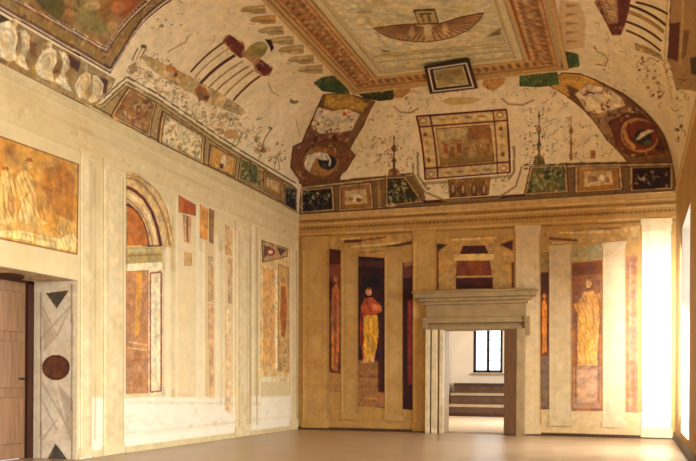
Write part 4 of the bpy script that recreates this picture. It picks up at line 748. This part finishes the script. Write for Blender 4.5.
figure(WB, n, [([(578, 302), (584, 292), (593, 290), (599, 300), (600, 320), (598, 345), (597, 364), (578, 364), (577, 340)], (202, 146, 78)), (E_(588.5, 284, 3.4, 4.6), (214, 168, 106)), ([(580, 318), (590, 312), (595, 330), (592, 360), (582, 360)], (214, 162, 78)), ([(586, 279), (592, 279), (592, 281), (585.5, 281)], (170, 118, 68)), ([(594, 296), (602, 290), (602, 296), (597, 304)], (190, 134, 72)), ([(573, 304), (578, 302), (580, 312), (576, 312)], (196, 134, 66)), ([(579, 352), (597, 352), (598, 366), (577, 366)], (208, 158, 84))], 'painted_statue', off=.024, base=.012, lines=[([(586, 316), (585, 358)], (176, 116, 54)), ([(593, 300), (594, 350)], (176, 116, 54)), ([(582, 300), (592, 306)], (184, 120, 56))])
niche([(626.5, 257), (637, 253), (638, 413), (626.5, 412)], (168, 118, 84), (140, 94, 66), 'narrow reddish gap left of the bright corner pilaster', lines=[([(630, 262), (630, 410)], 1.2, (196, 150, 110)), ([(634, 260), (634, 410)], 1, (140, 90, 60))])
slab(WB, [(572, 247), (602, 244), (602, 259), (572, 262)], (168, 150, 104), 'painted_lintel', None, .014, .002, (140, 124, 84)); T(bpy.data.objects['painted_lintel'], 'grey green painted lintel over the golden statue niche', 'fresco')
def beam(q, col, lab, lines): return T(slab(WB, q, col, 'painted_beam', None, .016, .002, BM, .016, lines), lab, 'fresco')
DKL = (66, 30, 26)
b = beam([(329, 238.5), (412, 234), (412, 246), (329, 249)], (184, 144, 82), 'receding painted beam over the left statue niches', [([(344, 241.8), (362, 240.6)], 3, DKL), ([(360, 240.6), (386, 237.3)], 1.6, (110, 64, 38)), ([(341, 239.6), (360, 237.8)], 1.2, (228, 198, 132)), ([(377, 249.5), (412, 242.5)], 2.6, DKL), ([(352, 247), (400, 243)], 1.4, (226, 196, 132))])
b = beam([(358, 250), (384, 247.5), (384.5, 257), (358.5, 256)], (184, 146, 84), 'small painted lintel directly above the dark statue niche', [([(358, 253), (384, 251)], 1.2, (140, 96, 54))])
beam([(541, 232), (640, 226), (640, 240), (541, 244)], (190, 156, 100), 'receding painted beam over the golden statue niche', [([(578, 229), (620, 227.5)], 1.8, (90, 50, 34)), ([(549, 238.5), (578, 240.5)], 2.2, (96, 54, 36)), ([(552, 243), (594, 244)], 1.6, (232, 206, 146)), ([(560, 233), (610, 232)], 1.2, (232, 206, 146))])
# the painted coffer over the door
p = Patch.quad(WB, [(437, 238), (514, 236), (514, 290), (437, 290)], (182, 140, 76), .016); p.mottle((172, 130, 74), .6, 3, 3)
p.poly([(437, 244), (448, 244.5), (440, 250), (437, 254)], DKL); p.poly([(513, 240), (513, 251), (500, 244.5)], (84, 36, 28)); p.line([(454, 234.4), (496, 232.4)], 2.2, (74, 30, 30)); p.line([(444, 235.5), (456, 234.5)], 1.6, (150, 96, 54))
p.poly([(436.5, 250), (438.5, 250), (438.5, 290), (436.5, 290)], (100, 44, 34)); p.poly([(512, 262), (514.5, 262), (514.5, 288), (512, 288)], (96, 50, 34)); p.line([(452, 240), (496, 238)], 1.4, (222, 186, 120))
cof = T(p.build('overdoor_fresco', off=.012), 'painted receding chamber over the marble doorway', 'fresco')
slab(WB, [(463.5, 246), (485, 245.5), (488.5, 253.5), (460, 254)], MAROON, 'dark_opening', cof, .02, .012); slab(WB, [(457, 261), (490, 261), (492, 275.5), (456, 276)], (134, 66, 36), 'red_panel', cof, .02, .012, (100, 42, 30)); slab(WB, [(456, 278), (493, 277.5), (493, 288.5), (456, 289)], (56, 22, 26), 'dark_panel', cof, .02, .012, (100, 40, 34))
slab(WB, [(454, 254.5), (494, 254), (494, 260), (454, 260.5)], (214, 178, 110), 'pale_band', cof, .022, .012)
# ------------------------------------------------------------------ marble doorway
dr = T(MB().box(XD0-.06, XD0, D+.02, D+WT, 0, DDZ+.06).box(XD1, XD1+.06, D+.02, D+WT, 0, DDZ+.06).box(XD0-.06, XD1+.06, D+.02, D+WT, DDZ, DDZ+.06).build('door_2', STONE), kind='structure')
m = MB().box(XD0-.06, XD1+.06, D-.03, D+WT, 0, .012); m.build('threshold', STONE, dr)
for sgn, xa in ((-1, XD0), (1, XD1)):
    m = MB(); wo = .42 if sgn < 0 else .5
    for i0, i1, d in ((0, .1, .1), (.1, .15, -.04), (.15, .28, .2), (.28, .32, .0), (.32, wo, .28)):
        a, b = sorted((xa+sgn*i0, xa+sgn*i1)); m.box(a, b, D-d, D+.05, 0, DDZ + (.0 if i1 < .2 else .0))
    if sgn > 0: MB().box(XD1+.02, XD1+.34, D-.27, D-.0, .02, DDZ-.02).build('jamb_panel', JAMBSHADE, dr, .008)  # the right jamb's shade, painted as a dark brown slab
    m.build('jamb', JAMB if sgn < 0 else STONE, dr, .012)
m = MB()
for i0, i1, d in ((0, .1, .1), (.1, .16, .06), (.16, .3, .2)): m.box(XD0-.42, XD1+.5, D-d, D+.05, DDZ+i0, DDZ+i1)
m.build('architrave', STONE, dr, .012)
MB().box(XD0-.44, XD1+.52, D-.17, D+.02, DDZ+.3, DDZ+.62).build('frieze', STONE, dr, .01)
m = MB()
for z0, z1, d, e in ((.62, .70, .24, .58), (.70, .78, .32, .68), (.78, .9, .42, .78), (.9, .95, .46, .82)): m.box(XD0-e+.07, XD1+e-.02, D-d, D+.02, DDZ+z0, DDZ+z1)
m.build('cornice', STONE, dr, .015)
for x in (XD0-.47, XD1+.55):
    m = MB(); pr = [(0, 0), (-.1, .0), (-.16, .12), (-.2, .3), (-.3, .4), (-.3, .46), (0, .46)]
    m.prism([(x-.06, D+y, DDZ-.16+z) for y, z in pr], [(x+.06, D+y, DDZ-.16+z) for y, z in pr]); m.build('console', STONE, dr, .01)

# ------------------------------------------------------------------ the next room
FX0, FX1, FY0, FY1, FH = -6.9, -1.2, D+WT, 33.0, 4.2
T(MB().box(FX0-.2, FX1+.2, D+WT, FY1+.2, -.2, 0).build('floor_next_room', mat('pale_floor', (206, 186, 158), .5, .12, 2.)), kind='structure').name = 'floor_beyond'
def solid(name, *b): return T(MB().box(*b).build(name, WHITEWALL), kind='structure')
solid('wall_beyond_left', FX0-.2, FX0, FY0, FY1, 0, FH); solid('ceiling_beyond', FX0-.2, FX1+.2, FY0, FY1+.2, FH, FH+.1)
fw0, fw1, fz0, fz1 = -6.03, -4.86, 1.66, 3.47
T(MB().box(FX0-.2, fw0, FY1, FY1+.3, 0, FH).box(fw1, FX1+.2, FY1, FY1+.3, 0, FH).box(fw0, fw1, FY1, FY1+.3, 0, fz0).box(fw0, fw1, FY1, FY1+.3, fz1, FH).build('wall_beyond_back', WHITEWALL), kind='structure')
rw0, rw1 = 24.5, 28.5
T(MB().box(FX1, FX1+.2, FY0, rw0, 0, FH).box(FX1, FX1+.2, rw1, FY1, 0, FH).box(FX1, FX1+.2, rw0, rw1, 0, .8).box(FX1, FX1+.2, rw0, rw1, 3.6, FH).build('wall_beyond_right', WHITEWALL), kind='structure')
T(MB().box(FX0-.2, XD0-.06, D+WT-.02, D+WT+.0, 0, FH).box(XD1+.06, FX1+.2, D+WT-.02, D+WT, 0, FH).box(XD0-.06, XD1+.06, D+WT-.02, D+WT, DDZ+.06, FH).build('wall_beyond_front', WHITEWALL), kind='structure')
y = FY1+.1; wn = MB()
for x in (fw0+.05, (fw0+fw1)/2, fw1-.05): wn.box(x-.055, x+.055, y-.04, y+.04, fz0, fz1)
for z in (fz0+.05, fz1-.05): wn.box(fw0, fw1, y-.04, y+.04, z-.055, z+.055)
wn = T(wn.build('window_4', IRON), kind='structure')
m = MB()
for z in (fz0+.5, fz0+.9, fz0+1.32): m.box(fw0, fw1, y-.015, y+.015, z-.012, z+.012)
m.build('glazing_bar', IRON, wn)
gl = bpy.data.materials.new('window_glass'); gl.use_nodes = True; nt = gl.node_tree; nt.nodes.remove(nt.nodes['Principled BSDF'])
tr, gs, mx = nt.nodes.new('ShaderNodeBsdfTransparent'), nt.nodes.new('ShaderNodeBsdfGlossy'), nt.nodes.new('ShaderNodeMixShader'); gs.inputs['Roughness'].default_value = .02; mx.inputs[0].default_value = .06
tr.inputs[0].default_value = (.93, .95, .94, 1)
nt.links.new(tr.outputs[0], mx.inputs[1]); nt.links.new(gs.outputs[0], mx.inputs[2]); nt.links.new(mx.outputs[0], nt.nodes['Material Output'].inputs[0])
for a, b in ((fw0+.1, (fw0+fw1)/2-.05), ((fw0+fw1)/2+.05, fw1-.1)): MB().box(a, b, y-.003, y+.003, fz0+.1, fz1-.1).build('glass_pane', gl, wn)
MB().box(fw0-.08, fw1+.1, FY1-.12, FY1, fz0-.1, fz0-.02).build('sill', STONE, wn)
for i, (a, b) in enumerate(WIN):
    r = bpy.data.objects[f'window_{i+1}']; c = (a+b)/2
    for y0, y1 in ((a+.08, c-.08), (c+.08, b-.08)): MB().box(XR+.497, XR+.503, y0, y1, WZ0+.08, WZ1-.08).build('glass_pane', gl, r)
# stepped wooden bench under the window
bx0, bx1 = -6.7, -4.45
be = bpy.data.objects.new('stepped_bench', None); COL.objects.link(be); be.location = ((bx0+bx1)/2, 32.2, 0); bpy.context.view_layer.update()
T(be, 'dark stepped wooden bench against the far wall seen through the doorway', 'bench')
BENCHTOP = mat('bench_top_wood', (66, 46, 36), .5, .2, 4.); RISER = mat('bench_riser_wood', (92, 66, 48), .5, .25, 4.)
PW = mat('light_bench_wood', (168, 144, 114), .5, .15, 4.)
for z, y0, d in ((.44, 30.9, 0), (.86, 31.6, 0.3), (1.24, 32.3, .15)):
    MB().box(bx0+d*.2, bx1, y0, 32.97, z-.1, z).build('tread', PW if z < 1 else BENCHTOP, be, .01)
for z0, z1, y0 in ((0, .34, 30.95), (.42, .74, 31.65), (.84, 1.14, 32.35)): MB().box(bx0+.05, bx1-.05, y0, 32.96, z0, z1).build('riser', RISER, be)
MB().box(bx0-.0, bx1, 30.8, 30.94, 0, .12).build('plinth', DARKWOOD, be)
for o in be.children: pass

# ------------------------------------------------------------------ daylight and an added corner lamp
wd = bpy.data.worlds.new('sky'); S_.world = wd; wd.use_nodes = True; N = wd.node_tree.nodes; bg = N['Background']; bg.inputs[0].default_value = (.86, .93, 1, 1); bg.inputs[1].default_value = 3
def lamp(name, loc, dirv, sx, sy2, e, col=(.97, .99, .935), spread=math.pi):
    l = bpy.data.lights.new(name, 'AREA'); l.shape = 'RECTANGLE'; l.size, l.size_y = sx, sy2; l.energy = e; l.color = col; l.spread = spread
    o = bpy.data.objects.new(name, l); COL.objects.link(o); o.location = loc
    from mathutils import Vector
    o.rotation_euler = Vector(dirv).to_track_quat('-Z', 'Y').to_euler(); return o
LE = 345
for i, (a, b) in enumerate(WIN): lamp('window_daylight', (XR+.46, (a+b)/2, (WZ0+WZ1)/2), (-1, 0, -.75), b-a-.1, WZ1-WZ0-.1, LE*(4.2, 1.1, 1)[i], spread=2.5)
lamp('window_glow', (XR-.14, 18.2, 2.35), (.06, 1, 0), .2, 3.4, 115, (1, .98, .95), 1.7)  # added lamp inside the room, without a fixture, brightens the right corner
lamp('beyond_daylight', (FX1+.05, (rw0+rw1)/2, 2.2), (-1, .35, -.1), rw1-rw0-.1, 2.7, 290, (1, .96, .9))
# ------------------------------------------------------------------ camera
cam = bpy.data.cameras.new('camera'); co = bpy.data.objects.new('camera', cam); COL.objects.link(co); S_.camera = co
from mathutils import Matrix
co.matrix_world = Matrix.Translation((0, 0, EYE)) @ Matrix.Rotation(YAW, 4, 'Z') @ Matrix.Rotation(math.pi/2, 4, 'X') @ Matrix.Rotation(ROLL, 4, 'Z')
cam.sensor_fit = 'HORIZONTAL'; cam.sensor_width = 36; cam.lens = 36*FOC/696; cam.shift_y = (CY-230.5)/696; cam.clip_end = 200
S_.view_settings.view_transform = 'Standard'; S_.view_settings.look = 'None'; S_.view_settings.exposure = .42; S_.view_settings.gamma = 1; S_.view_settings.use_curve_mapping = False
S_.cycles.max_bounces = 12; S_.cycles.diffuse_bounces = 6
